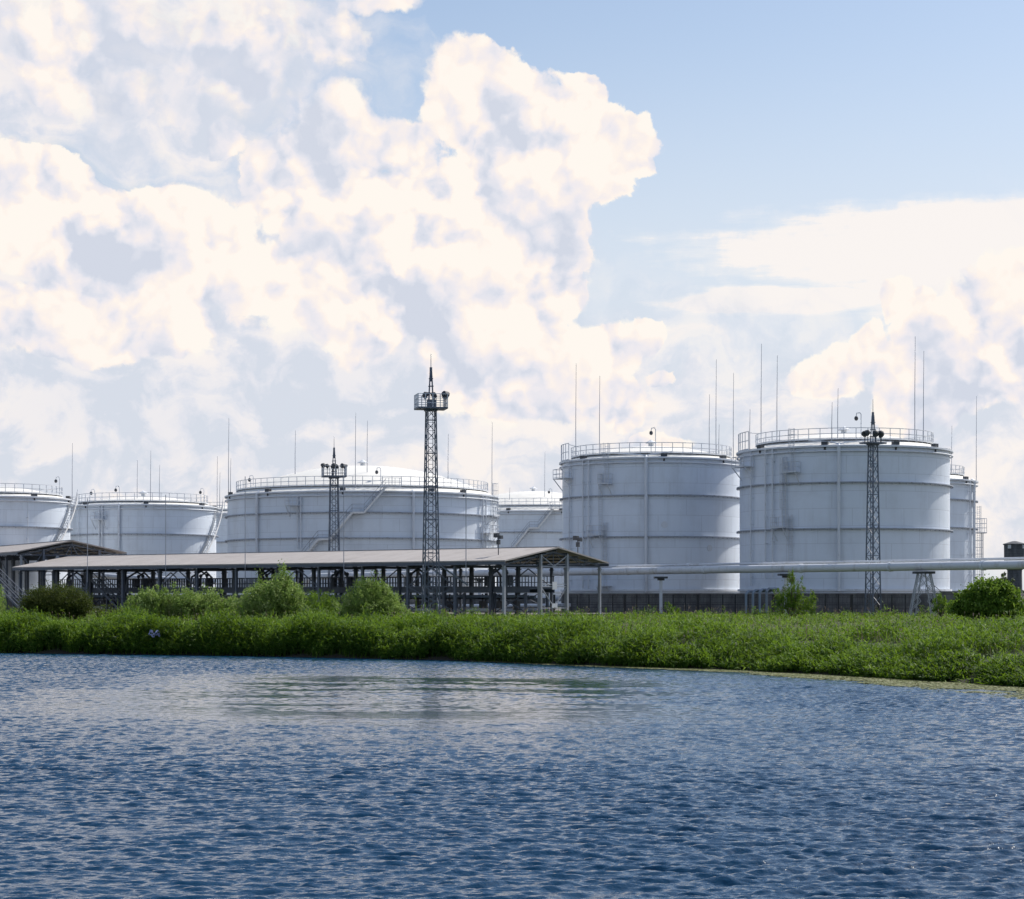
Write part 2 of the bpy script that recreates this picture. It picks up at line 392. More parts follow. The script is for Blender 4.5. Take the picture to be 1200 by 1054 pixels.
def ground_z(x, y):
    s = shore_dist(x, y); rt = rightness(x); lam = 7.5+3.5*rt
    z = 2.75*(1-np.exp(-np.maximum(s, 0)/lam)) + .10*wob(x, y, 6)*np.clip(s/6, 0, 1)
    z = np.where(y > 220, np.minimum(z, 2.8)*np.exp(-np.maximum(y-900, 0)/4000), z)
    return np.where(s < 0, np.maximum(-2.5, s*.35-.05), z)
xs = np.concatenate([-np.geomspace(12000, 130, 16), np.arange(-120, 121, 1.5), np.geomspace(130, 12000, 16)])
ys = np.concatenate([np.array([-1500,-700,-300,-100,0,40]), np.arange(60, 262, 1.5), np.geomspace(265, 25000, 26)])
gx, gy = np.meshgrid(xs, ys, indexing='ij'); gz = ground_z(gx, gy)
nx_, ny_ = gx.shape; idx = np.arange(nx_*ny_).reshape(nx_, ny_)
qd = np.stack([idx[:-1,:-1], idx[1:,:-1], idx[1:,1:], idx[:-1,1:]], -1).reshape(-1, 4)
m, x, b, o = new_mat('ground_soil'); co = obj_co(x)
n = x.noise(co, .12, 8, .62); n2 = x.noise(co, 1.4, 6, .6)
cc = x.mix(x.smooth(n, .40, .60), (.025,.045,.012), (.06,.06,.03)); cc = x.mix(x.mul(x.smooth(n2, .45, .65), .5), cc, (.035,.05,.015))
gz0 = x.sep(x.node('ShaderNodeNewGeometry').outputs['Position'])[2]; cc = x.mix(x.smooth(x.mad(n2, .5, gz0), 1.0, .4), cc, (.030,.026,.016)); setin(x, b, col=cc, rough=1.0); bump(x, b, n2, .8, .3)
g = np_mesh('ground', np.stack([gx, gy, gz], -1).reshape(-1, 3), None, m, quads=qd); tag(g, 'grassy river bank and flat yard behind it', None, kind='structure')
# gravel yard sheet under the tanks and the loading canopy
m, x, b, o = new_mat('yard_gravel'); co = obj_co(x); n = x.noise(co, .2, 8, .65)
setin(x, b, col=x.mix(n, (.10,.095,.085), (.20,.19,.17)), rough=.95); bump(x, b, x.noise(co, 4, 4, .6), .8, .1)
yv = [(-150, 262), (-62, 250), (0, 205), (12, 234), (52, 220), (130, 235), (130, 430), (-150, 430)]
yz = 2.95
MB().raw([(a, c, yz) for a, c in yv], [tuple(range(8))]).build('yard', m)['kind'] = 'structure'

def mat_water():
    m, x, b, o = new_mat('river_water')
    geo = x.node('ShaderNodeNewGeometry').outputs['Position']; px, py, pz = x.sep(geo)
    c = x.noise(x.comb(px, x.mul(py, 1.5), 0), 5.0, 3, .6, dim='2D')
    bn = x.node('ShaderNodeBump'); bn.inputs['Distance'].default_value = .035; lx = x.mul(x.add(px, 5), 1/22); ly = x.mul(x.sub(py, 104), 1/30); ln = x.sub(1.25, x.add(x.mul(lx, lx), x.mul(ly, ly)), clamp=True); x._in(bn.inputs['Strength'], x.mad(ln, -.58, .65)); x.nt.links.new(c, bn.inputs['Height'])
    x.nt.links.new(bn.outputs[0], b.inputs['Normal'])
    setin(x, b, col=(.003,.036,.086), rough=.05); b.inputs['IOR'].default_value = 1.33
    return m
# the river surface: wind ripples as real displacement, a sum of many short-crested waves
D_ = np.geomspace(24, 60, 700); D_ = np.concatenate([D_[:-1], np.arange(60, 192, .115)])
u_ = np.linspace(-1, 1, 720)
DD, UU = np.meshgrid(D_, u_, indexing='ij'); XX = UU*(DD*.33+5); YY = DD.copy()
wr = np.random.default_rng(5); H = np.zeros_like(XX); sx_ = np.zeros_like(XX)
XW = XX+.25*wob(XX, YY, 1.1, 1); YW = YY+.26*wob(XX, YY, .9, 2)+.10*wob(XX, YY, .45, 7)
K = 72
for i in range(K):
    lam = .14*(.92/.14)**(wr.random())*(1.9 if i % 9 == 0 else 1); an = wr.normal(0, .40); k = 2*PI/lam
    amp = .0198*lam**1.02/math.sqrt(K)*3.6*(.5 if i % 9 == 0 else 1)
    ph = k*(XW*math.sin(an)+YW*math.cos(an))+wr.uniform(0, 2*PI)
    s0 = np.sin(ph); H += amp*(s0+.22*np.cos(2*ph))
g1 = .5+.5*wob(XX, YY, 7.5, 3); g2 = .5+.5*wob(XX*.35, YY*1.3, 5.0, 8)
lane = np.clip(1.3-((XX+5)/19)**2-((YY-106)/38)**2, 0, 1)*np.clip(.80+.30*wob(XX*.45, YY, 1.5, 4)+.30*wob(XX*.6, YY*1.1, .8, 6)+.25*wob(XX*.3, YY, 3.5, 9), .40, 1)
H *= (.52+.50*g1+.42*g2)*(1-.885*np.minimum(lane, 1))*WAVE
SD = -shore_dist(XX, YY); H *= np.clip(SD/(2.5+7.5*np.clip((XX+2)/12, 0, 1)), .06, 1)
n0, n1 = XX.shape; idx = np.arange(n0*n1).reshape(n0, n1)
qd = np.stack([idx[:-1,:-1], idx[:-1,1:], idx[1:,1:], idx[1:,:-1]], -1).reshape(-1, 4)
wm = mat_water()
# a wide calm sheet carries the river on beyond the rippled part
wx = [-12000,-600,-120,0,120,600,12000]; wy = [-3000,-200,0,24,60,120,192,260,12000]; L = len(wy)
fv = np.array([(a, c, -.16) for a in wx for c in wy], float)
fq = np.array([(i*L+j, (i+1)*L+j, (i+1)*L+j+1, i*L+j+1) for i in range(len(wx)-1) for j in range(L-1)])
wv = np.concatenate([np.stack([XX, YY, H], -1).reshape(-1, 3), fv]); wq_ = np.concatenate([qd, fq+n0*n1])
wo_ = np_mesh('river_water', wv, None, wm, quads=wq_); wo_['kind'] = 'structure'; wo_.data.shade_smooth()
M['white'] = mat_paint('white_steel_paint', (.78,.78,.78), (.4,.38,.36), .3)
# ---------------------------------------------------------------- storage tanks
def pol(r, phi, z): return (r*math.sin(phi), -r*math.cos(phi), z)      # phi 0 faces the river, positive to the right
TANKS = {}
GZ = 2.95
def foam_chamber(mb, R, phi, z):
    mb.box(pol(R+.25, phi, z), (.75, .55, .42), phi); mb.tube([pol(R+.35, phi, z-.1), pol(R+.35, phi, z-.75)], .12, 6)
def rail_ring(mb, r, z, a0, a1, h=1.25, step=1.5, w=.085, fat=.075):
    n = max(2, int(abs(a1-a0)*r/step))
    for i in range(n+1):
        a = a0+(a1-a0)*i/n
        if i < n or abs(abs(a1-a0)-2*PI) > 1e-3: mb.bar(pol(r, a, z), pol(r, a, z+h), w)
    seg = max(8, int(abs(a1-a0)*24))
    for hh in (.10, h*.5, h): mb.lathe([(r-fat/2, z+hh-fat/2), (r+fat/2, z+hh-fat/2), (r+fat/2, z+hh+fat/2), (r-fat/2, z+hh+fat/2)], seg, a0, a1, closed=True)
def stair(root, R, a0, z0, a1, z1, landings=(), width=.9, name='stairway'):
    # stairway that winds up the shell from (a0, z0) to (a1, z1) with flat landings at given heights
    r_in, r_out = R+.25, R+.25+width; keys = [(a0, z0)]; run = abs(z1-z0)/1.0/((R+.7)); sgn = 1 if a1 > a0 else -1
    tot = abs(a1-a0); ll = 1.6/(R+.7); rise = (z1-z0)/(tot-ll*len(landings))
    a, z = a0, z0
    for lz in landings:
        da = (lz-z)/rise; a += sgn*da; keys.append((a, lz)); a += sgn*ll; keys.append((a, lz)); z = lz
    keys.append((a1, z1))
    tr = MB(); st = {r_in: MB(), r_out+.03: MB()}; hr = MB()
    for (b0, y0), (b1, y1) in zip(keys[:-1], keys[1:]):
        n = max(2, int(abs(b1-b0)*(R+.7)/.35)) if y1 != y0 else 3
        for i in range(n):
            t0, t1 = i/n, (i+1)/n; p0, p1 = b0+(b1-b0)*t0, b0+(b1-b0)*t1; h0, h1 = y0+(y1-y0)*t0, y0+(y1-y0)*t1
            tr.raw([pol(r_in, p0, h1), pol(r_out, p0, h1), pol(r_out, p1, h1), pol(r_in, p1, h1), pol(r_in, p0, h1-.05), pol(r_out, p0, h1-.05), pol(r_out, p1, h1-.05), pol(r_in, p1, h1-.05)],
                   [(0,1,2,3),(7,6,5,4),(0,4,5,1),(1,5,6,2),(2,6,7,3),(3,7,4,0)])
            for rr in st: st[rr].bar(pol(rr, p0, h0-.06), pol(rr, p1, h1-.06), .06, .26)
            for hh in (.55, 1.1): hr.bar(pol(r_out+.03, p0, h0+hh), pol(r_out+.03, p1, h1+hh), .055)
            if i % 3 == 0: hr.bar(pol(r_out+.03, p0, h0), pol(r_out+.03, p0, h0+1.1), .055)
    o = tr.build(name, M['trim'], root); [q.build('stringer', M['white'], o) for q in st.values()]; hr.build('handrail', M['galv'], o)
    return o
def platform(root, R, phi, z, w=2.6, d=1.1, rail=True, brace=True, name='ladder_platform'):
    mb = MB(); rc = R+.08+d/2; mb.box(pol(rc, phi, z), (w, d, .09), phi)
    c, s_ = math.cos(phi), math.sin(phi)
    def loc(u, v, z_): p = pol(R+.08+v, phi, z_); return (p[0]+u*c, p[1]+u*s_, z_)
    fr = MB()
    if rail:
        for u in (-w/2, -w/6, w/6, w/2): fr.bar(loc(u, d-.03, z+.05), loc(u, d-.03, z+1.2), .06)
        for u in (-w/2, w/2):
            fr.bar(loc(u, .05, z+.05), loc(u, .05, z+1.2), .06)
            for hh in (.6, 1.2): fr.bar(loc(u, 0, z+hh), loc(u, d, z+hh), .055)
        for hh in (.15, .6, 1.2): fr.bar(loc(-w/2, d-.03, z+hh), loc(w/2, d-.03, z+hh), .055)
    if brace:
        for u in (-w/2+.1, w/2-.1): mb.bar(loc(u, d-.1, z-.05), loc(u, .0, z-1.5), .09); 
    o = mb.build(name, M['trim'], root)
    if rail: fr.build('guard_rail', M['rail'], o)
    return o
def ladder(root, R, phi, z0, z1, cage=True):
    mb = MB(); c, s_ = math.cos(phi), math.sin(phi)
    def loc(u, v, z_): p = pol(R+v, phi, z_); return (p[0]+u*c, p[1]+u*s_, z_)
    for u in (-.24, .24): mb.bar(loc(u, .22, z0), loc(u, .22, z1), .06)
    z = z0+.15
    while z < z1: mb.bar(loc(-.24, .22, z), loc(.24, .22, z), .035); z += .32
    if cage:
        z = z0+2.3
        while z <= z1:
            pts = [loc(.38*math.sin(a), .25+.38*(1+math.cos(PI-a)) if False else .22+.75*math.sin(PI*k/6), z) for k, a in ((k, -PI/2+PI*k/6) for k in range(7))]
            for p, q in zip(pts[:-1], pts[1:]): mb.bar(p, q, .04)
            z += 1.0
        for k in (1, 3, 5):
            u = .38*math.sin(-PI/2+PI*k/6); v = .22+.75*math.sin(PI*k/6); mb.bar(loc(u, v, z0+2.3), loc(u, v, z1), .04)
    return mb.build('ladder', M['rail'], root)
def riser(root, R, phi, z0, z1, r=.11, off=.3, name='riser_pipe', bracket=True, mat='trim'):
    mb = MB(); mb.tube([pol(R-.1, phi, z1+.25), pol(R+off, phi, z1), pol(R+off, phi, z0)], r, 8)
    z = z0+1
    while bracket and z < z1: mb.bar(pol(R, phi, z), pol(R+off+r+.05, phi, z), .16, .10); z += 3.1
    return mb.build(name, M[mat], root)
def rod(root, p, h, r=.035, base=.06):
    return MB().tube([p, (p[0], p[1], p[2]+h*.45), (p[0]+.05, p[1], p[2]+h)], base, 6, r2=r*.7).build('lightning_rod', M['rod'], root)

def make_tank(name, label, cx, hw, D, ytop, rings, dome_y=None, rail_frac=.85, rail_y=None, mat='shell', chambers=(), seams=True, n_rods=()):
    X0 = (cx-600)/F*D; R = hw/F*D; root = thing(name, label, 'storage tank', (X0, D, GZ), group='white fuel storage tanks')
    zt = CAMZ-(ytop-HY)/F*D-GZ                    # wall top at the silhouette
    root.rotation_euler.z = -math.atan2(X0, D)    # phi 0 faces the camera side
    MB().lathe([(R, -.3), (R, zt)], 128).build('shell', M[mat], root, True)
    # base flange and skirt ring
    MB().lathe([(R+.02, 2.55), (R+.26, 2.55), (R+.26, 2.80), (R+.02, 2.80)], 128, closed=True).build('base_ring', M['trim'], root)
    # roof
    rise = (R*.16 if dome_y is None else CAMZ-(dome_y-HY)/F*D-GZ-zt)
    Rs = (R*R+rise*rise)/(2*rise); prof = []
    for i in range(15):
        r_ = R*(1-i/14)*1.0; prof.append((max(r_, .01), zt+math.sqrt(max(Rs*Rs-r_*r_, 0))-(Rs-rise)))
    prof[0] = (R+.03, zt+.02)
    roof = MB().lathe(prof, 128).build('roof', M['roof'], root, True)
    MB().lathe([(R+.03, zt-.16), (R+.42, zt-.16), (R+.42, zt+.05), (R+.03, zt+.12)], 128, closed=True).build('rim', M['trim'], root)
    MB().lathe([(R+.30+.10*math.cos(a*PI/4), zt-.62+.10*math.sin(a*PI/4)) for a in range(8)], 128, closed=True).build('foam_ring_pipe', M['trim'], root, True)
    # stiffening rings with their hanging brackets
    for ry in rings:
        z = CAMZ-(ry-HY)/F*D-GZ; mb = MB()
        mb.lathe([(R+.02, z-.05), (R+.38, z-.05), (R+.38, z+.08), (R+.02, z+.08)], 128, closed=True)
        nb = int(R*2*PI/.9)
        for i in range(nb): a = 2*PI*i/nb; mb.bar(pol(R+.34, a, z-.17), pol(R+.34, a, z-.04), .14, .08)
        mb.build('stiffening_ring', M['trim_dark'], root)
    # roof edge walkway and railing
    zr = None
    if rail_frac:
        rr = R*rail_frac; zr = zt+math.sqrt(Rs*Rs-rr*rr)-(Rs-rise)+.25
        MB().lathe([(rr-.75, zr-.06), (rr+.05, zr-.06), (rr+.05, zr+.03), (rr-.75, zr+.03)], 96, closed=True).build('roof_walkway', M['trim'], root)
        mb = MB(); rail_ring(mb, rr, zr, 0, 2*PI, 1.25, 1.35); 
        for i in range(48): a = 2*PI*i/48; mb.bar(pol(rr-.05, a, zr-.9), pol(rr-.05, a, zr), .07)
        mb.build('roof_railing', M['rail'], root)
    for a in chambers:
        mb = MB(); foam_chamber(mb, R-.3, a, zt+.28); mb.build('foam_chamber', M['chamber'], root)
    v = MB(); za = zt+rise; v.tube([(0,0,za-.1),(0,0,za+.45)], .35, 12); v.lathe([(.01, za+.95), (.75, za+.55), (.75, za+.45), (.3, za+.45)], 12); v.build('roof_vent', M['trim'], root)
    t = dict(root=root, R=R, zt=zt, rise=rise, Rs=Rs, zr=zr, D=D, X0=X0, cx=cx, hw=hw); TANKS[label] = t
    return t
def phi_of(t, px): return math.asin(max(-1, min(1, (px-t['cx'])/t['hw'])))
def roof_rod(t, px, ytip, rfrac=.8):
    # lightning rod standing on the roof; lateral position from its bearing
    s = (px-t['cx'])/t['hw']; r = max(rfrac, abs(s)+.02); phi = math.asin(max(-1, min(1, s/r)))
    rr = t['R']*r; z0 = t['zt']+math.sqrt(max(t['Rs']**2-min(rr, t['R'])**2, 0))-(t['Rs']-t['rise'])
    p = pol(rr, phi, z0); h = CAMZ-(ytip-HY)/F*(t['D']+p[1])-GZ-z0
    return rod(t['root'], p, h)
def hook_light(t, px, ytop):
    s = (px-t['cx'])/t['hw']; r = max(.8, abs(s)+.001); phi = math.asin(max(-1, min(1, s/r))); p = Vector(pol(t['R']*r, phi, t['zr']))
    h = CAMZ-(ytop-HY)/F*(t['D']+p.y)-GZ-p.z
    mb = MB().tube([p, p+Vector((0,0,h-.2)), p+Vector((-.15,0,h)), p+Vector((-.5,0,h-.05)), p+Vector((-.55,0,h-.4))], .05, 6)
    o = mb.build('lamp_pole', M['rail'], t['root']); MB().sphere(p+Vector((-.55,0,h-.65)), .24, 8, 1.2).build('lamp', M['chamber'], o)

allc = [R_(a) for a in (-155,-110,-65,-20,25,70,115,160)]
A = make_tank('storage_tank', 'tall white tank in front at the right, a dark lattice mast standing before it', 989, 121.5, 246, 531, [572, 623.5], dome_y=509, rail_frac=.845, chambers=[R_(a) for a in (-51,-10,57,100,150,-110,28)])
B = make_tank('storage_tank', 'tall white tank just right of the long canopy gable, with one tall central riser pipe', 763, 104, 265, 543, [585.5, 632], dome_y=524, rail_frac=.90, chambers=[R_(a) for a in (-48,8,52,110,160,-110)])
A2 = make_tank('storage_tank', 'tall white tank mostly hidden behind the largest right tank', 1048, 93, 311, 566, [589, 621], dome_y=545, rail_frac=.86, chambers=[R_(60), R_(20)])
Cc = make_tank('storage_tank', 'widest low white tank with a domed roof and a long zigzag stairway across its front', 425, 157, 300, 583.5, [607, 635], dome_y=546.5, rail_frac=.935, mat='shell_low', chambers=[R_(a) for a in (-42,-8,29,46,-75,100)])
Dd = make_tank('storage_tank', 'white tank behind the left part of the canopy, second from the left edge', 168, 84.5, 330, 595, [628.5], dome_y=582, rail_frac=.885, mat='shell_low', chambers=[R_(a) for a in (-50,2,52,100)])
Ee = make_tank('storage_tank', 'white tank cut off by the left edge of the picture', -5, 85.5, 305, 585.5, [620], dome_y=571, rail_frac=.89, mat='shell_low', chambers=[R_(a) for a in (-30,30,75)])
Ff = make_tank('storage_tank', 'distant white tank seen through the narrow gap left of the widest domed tank', 272, 60, 372, 604, [637], dome_y=592, rail_frac=.86, mat='shell_low')
Gg = make_tank('storage_tank', 'distant domed white tank between the widest tank and the tall tank by the gable', 625, 108, 400, 603, [627], dome_y=576, rail_frac=.9, mat='shell_low', chambers=[R_(-15), R_(17)])

# --- tank A fittings
def at_z(t, py, D=None): return CAMZ-(py-HY)/F*((D or t['D']-t['R']))-GZ
for px, y0, y1 in ((886, 527, 686), (903, 525, 678), (911, 525, 676)):
    ph = phi_of(A, px); riser(A['root'], A['R'], ph, at_z(A, y1), A['zt']-.2, .10)
riser(A['root'], A['R'], phi_of(A, 983.5), at_z(A, 693), A['zt']-.1, .17)
platform(A['root'], A['R'], phi_of(A, 880), at_z(A, 542), 3.6, 1.3)
platform(A['root'], A['R'], phi_of(A, 934), at_z(A, 552.5), 1.7, 1.2); ladder(A['root'], A['R'], phi_of(A, 933)-.0, at_z(A, 552), A['zr']+1.2)
ladder(A['root'], A['R'], phi_of(A, 923.5), at_z(A, 618), at_z(A, 535)); platform(A['root'], A['R'], phi_of(A, 921), at_z(A, 617.5), 1.7, 1.2)
ladder(A['root'], A['R'], phi_of(A, 930.5), at_z(A, 662), at_z(A, 602))
for px in (925, 921): riser(A['root'], A['R'], phi_of(A, px), at_z(A, 612), at_z(A, 535), .04, .2, 'conduit', False)
# --- tank B fittings
for px, y1 in ((671.5, 690), (687.5, 690), (694, 690)): riser(B['root'], B['R'], phi_of(B, px), at_z(B, y1), B['zt']-.2, .10)
riser(B['root'], B['R'], phi_of(B, 757.5), at_z(B, 694), B['zt']-.1, .19)
platform(B['root'], B['R'], phi_of(B, 667), at_z(B, 557), 3.6, 1.3)
platform(B['root'], B['R'], phi_of(B, 714), at_z(B, 566.5), 1.5, 1.2); ladder(B['root'], B['R'], phi_of(B, 714), at_z(B, 566), B['zr']+1.2)
ladder(B['root'], B['R'], phi_of(B, 707), at_z(B, 628), at_z(B, 552), False); platform(B['root'], B['R'], phi_of(B, 704), at_z(B, 627), 1.9, 1.2)
ladder(B['root'], B['R'], phi_of(B, 712), at_z(B, 690), at_z(B, 612)); platform(B['root'], B['R'], phi_of(B, 713), at_z(B, 687), 1.7, 1.2, False)
# manhole discs on B
for px, py in ((778, 615), (829, 642)):
    ph = phi_of(B, px); z = at_z(B, py); mb = MB(); mb.tube([pol(B['R']-.05, ph, z), pol(B['R']+.05, ph, z)], .42, 16); mb.build('inspection_cover', M['trim'], B['root'])
# roof access bridges at the left shoulder of A and B
for t, a0, a1 in ((A, -85, -62), (B, -86, -64)):
    mb = MB(); ra = t['R']+.15; rail_ring(mb, ra, t['zt']+.1, R_(a0), R_(a1), 2.15, .9)
    mb.bar(pol(ra, R_(a1), t['zt']+2.1), pol(t['R']*.88, R_(a1), t['zr']+1.1), .06)
    mb.lathe([(t['R']-.6, t['zt']+.1), (ra+.05, t['zt']+.1), (ra+.05, t['zt']+.18), (t['R']-.6, t['zt']+.18)], 12, R_(a0), R_(a1), closed=True)
    mb.build('edge_gangway', M['rail'], t['root'])
# foam pipes sagging over the roof edge towards the central riser
for t, c0, offs in ((A, 983.5, (-34, 46)), (B, 757.5, (-52, 30))):
    for dpx in offs:
        p0 = phi_of(t, c0); p1 = phi_of(t, c0+dpx); mb = MB()
        mb.tube([pol(t['R']-.1-.5*math.sin(PI*k/8), p0+(p1-p0)*k/8, t['zt']+.15+.55*(k/8)**.5) for k in range(9)], .09, 6); mb.build('foam_pipe', M['trim'], t['root'])
# --- A2 fittings and the caged ladder tower on its far edge
riser(A2['root'], A2['R'], phi_of(A2, 1136), 1, A2['zt']-.1, .22)
riser(A2['root'], A2['R'], phi_of(A2, 1131), 1, A2['zt']-.1, .1)
# --- C fittings
stair(Cc['root'], Cc['R'], phi_of(Cc, 362), at_z(Cc, 656, 281), phi_of(Cc, 449), Cc['zt']+.55, (at_z(Cc, 632, 281), at_z(Cc, 601, 281)))
platform(Cc['root'], Cc['R'], phi_of(Cc, 455), Cc['zt']+.55, 2.6, 1.2, True, False, 'stair_head')
riser(Cc['root'], Cc['R'], phi_of(Cc, 309), at_z(Cc, 690), Cc['zt']-.1, .20); riser(Cc['root'], Cc['R'], phi_of(Cc, 480), at_z(Cc, 690), Cc['zt']-.1, .17)
for px in (354.5, 358): riser(Cc['root'], Cc['R'], phi_of(Cc, px), at_z(Cc, 643), at_z(Cc, 583), .09)
platform(Cc['root'], Cc['R'], phi_of(Cc, 351), at_z(Cc, 592), 1.9, 1.2)
platform(Cc['root'], Cc['R'], phi_of(Cc, 569), at_z(Cc, 600), 2.6, 1.2); ladder(Cc['root'], Cc['R'], phi_of(Cc, 573), at_z(Cc, 640), Cc['zr']+1); platform(Cc['root'], Cc['R'], phi_of(Cc, 566), at_z(Cc, 622), 3.4, 1.2)
for px in (559, 563, 579): riser(Cc['root'], Cc['R'], phi_of(Cc, px), at_z(Cc, 650), Cc['zt']-.2, .10)
# --- D, E, G fittings
stair(Dd['root'], Dd['R'], phi_of(Dd, 224), at_z(Dd, 664, 325), phi_of(Dd, 251.5), Dd['zt']+.4)
platform(Dd['root'], Dd['R'], phi_of(Dd, 121), at_z(Dd, 609), 2.2, 1.2)
for px in (120, 123): riser(Dd['root'], Dd['R'], phi_of(Dd, px), at_z(Dd, 680), Dd['zt']-.3, .10)
riser(Dd['root'], Dd['R'], phi_of(Dd, 141.5), at_z(Dd, 690), Dd['zt']-.1, .17); riser(Dd['root'], Dd['R'], phi_of(Dd, 97), at_z(Dd, 690), Dd['zt']-.3, .05)
stair(Ee['root'], Ee['R'], phi_of(Ee, 52), at_z(Ee, 648, 298), phi_of(Ee, 79), Ee['zt']+.4)
riser(Ee['root'], Ee['R'], phi_of(Ee, 29.5), at_z(Ee, 690), Ee['zt']-.1, .05)
stair(Gg['root'], Gg['R'], phi_of(Gg, 602), at_z(Gg, 645, 383), phi_of(Gg, 646), Gg['zt']+.3, (at_z(Gg, 619, 383),))
platform(Gg['root'], Gg['R'], phi_of(Gg, 650), Gg['zt']+.3, 2.6, 1.2, True, False, 'stair_head')
# lightning rods on the roofs and lamps on hooked poles
for t, lst in ((A, [(894,401,.84),(913,415,.8),(982,455,.7),(975.5,471,.9),(1068.5,396,.82),(1079,413,.8),(881,478,.95)]), (B, [(676,425,.9),(704,440,.8),(837.5,422,.8),(830,463,-.7),(858,438,.92),(841,498,-.8)]),
               (A2, [(1141,466,.99),(1113,500,.75)]), (Cc, [(271,491,.995),(273.5,538,.99),(348,505,.6),(417,484,.95),(430,493,.6),(574,494,.99),(523,508,.7)]), (Dd, [(176,528,.9),(161,540,-.6),(186,545,-.8),(253,534,.995),(256,553,.999)]),
               (Ee, [(82,518,1.0)]), (Gg, [(638,530,.6),(598,571,.7)])):
    for px, yt, rf in lst: roof_rod(t, px, yt, abs(rf))
for t, px, y in ((B, 768, 501.5), (A, 1008, 484), (Cc, 445, 548), (Cc, 298, 558), (Dd, 141, 570), (Dd, 238, 572), (Dd, 113, 574), (Ee, 68, 558), (Gg, 646, 573)): hook_light(t, px, y)
# --- caged ladder tower at the right of A2, service of a tank hidden behind
lt = thing('ladder_tower', 'slim caged ladder tower with a railed platform, right of the hidden tall tank', 'ladder tower', (1146.5/F*0+(1146.5-600)/F*330, 330, GZ))
h = CAMZ-(608-HY)/F*330-GZ
mb = MB()
for dx, dy in ((-.9,-.5),(.9,-.5),(-.9,.5),(.9,.5)): mb.bar((dx*.7, dy, 0), (dx*.7, dy, h-2.2), .12)
z = 1.0
while z < h-3: mb.bar((-.63,-.5,z), (.63,-.5,z), .07); mb.bar((-.63,.5,z), (.63,.5,z), .07); z += 1.1
mb.build('frame', M['galv'], lt)
MB().box((0,0,h-2.3), (2.4,1.8,.14)).build('deck', M['galv'], lt)
mb = MB()
for u in (-1.15,-.4,.4,1.15):
    for w_ in (-.85,.85): mb.bar((u,w_,h-2.2), (u,w_,h), .07)
for hh in (.7,1.4,2.2):
    for w_ in (-.85,.85): mb.bar((-1.15,w_,h-2.2+hh), (1.15,w_,h-2.2+hh), .06)
    for u in (-1.15,1.15): mb.bar((u,-.85,h-2.2+hh), (u,.85,h-2.2+hh), .06)
mb.build('guard_rail', M['rail'], lt)
mb = MB(); ladder(lt, 0, 0, 1, h+2.0)
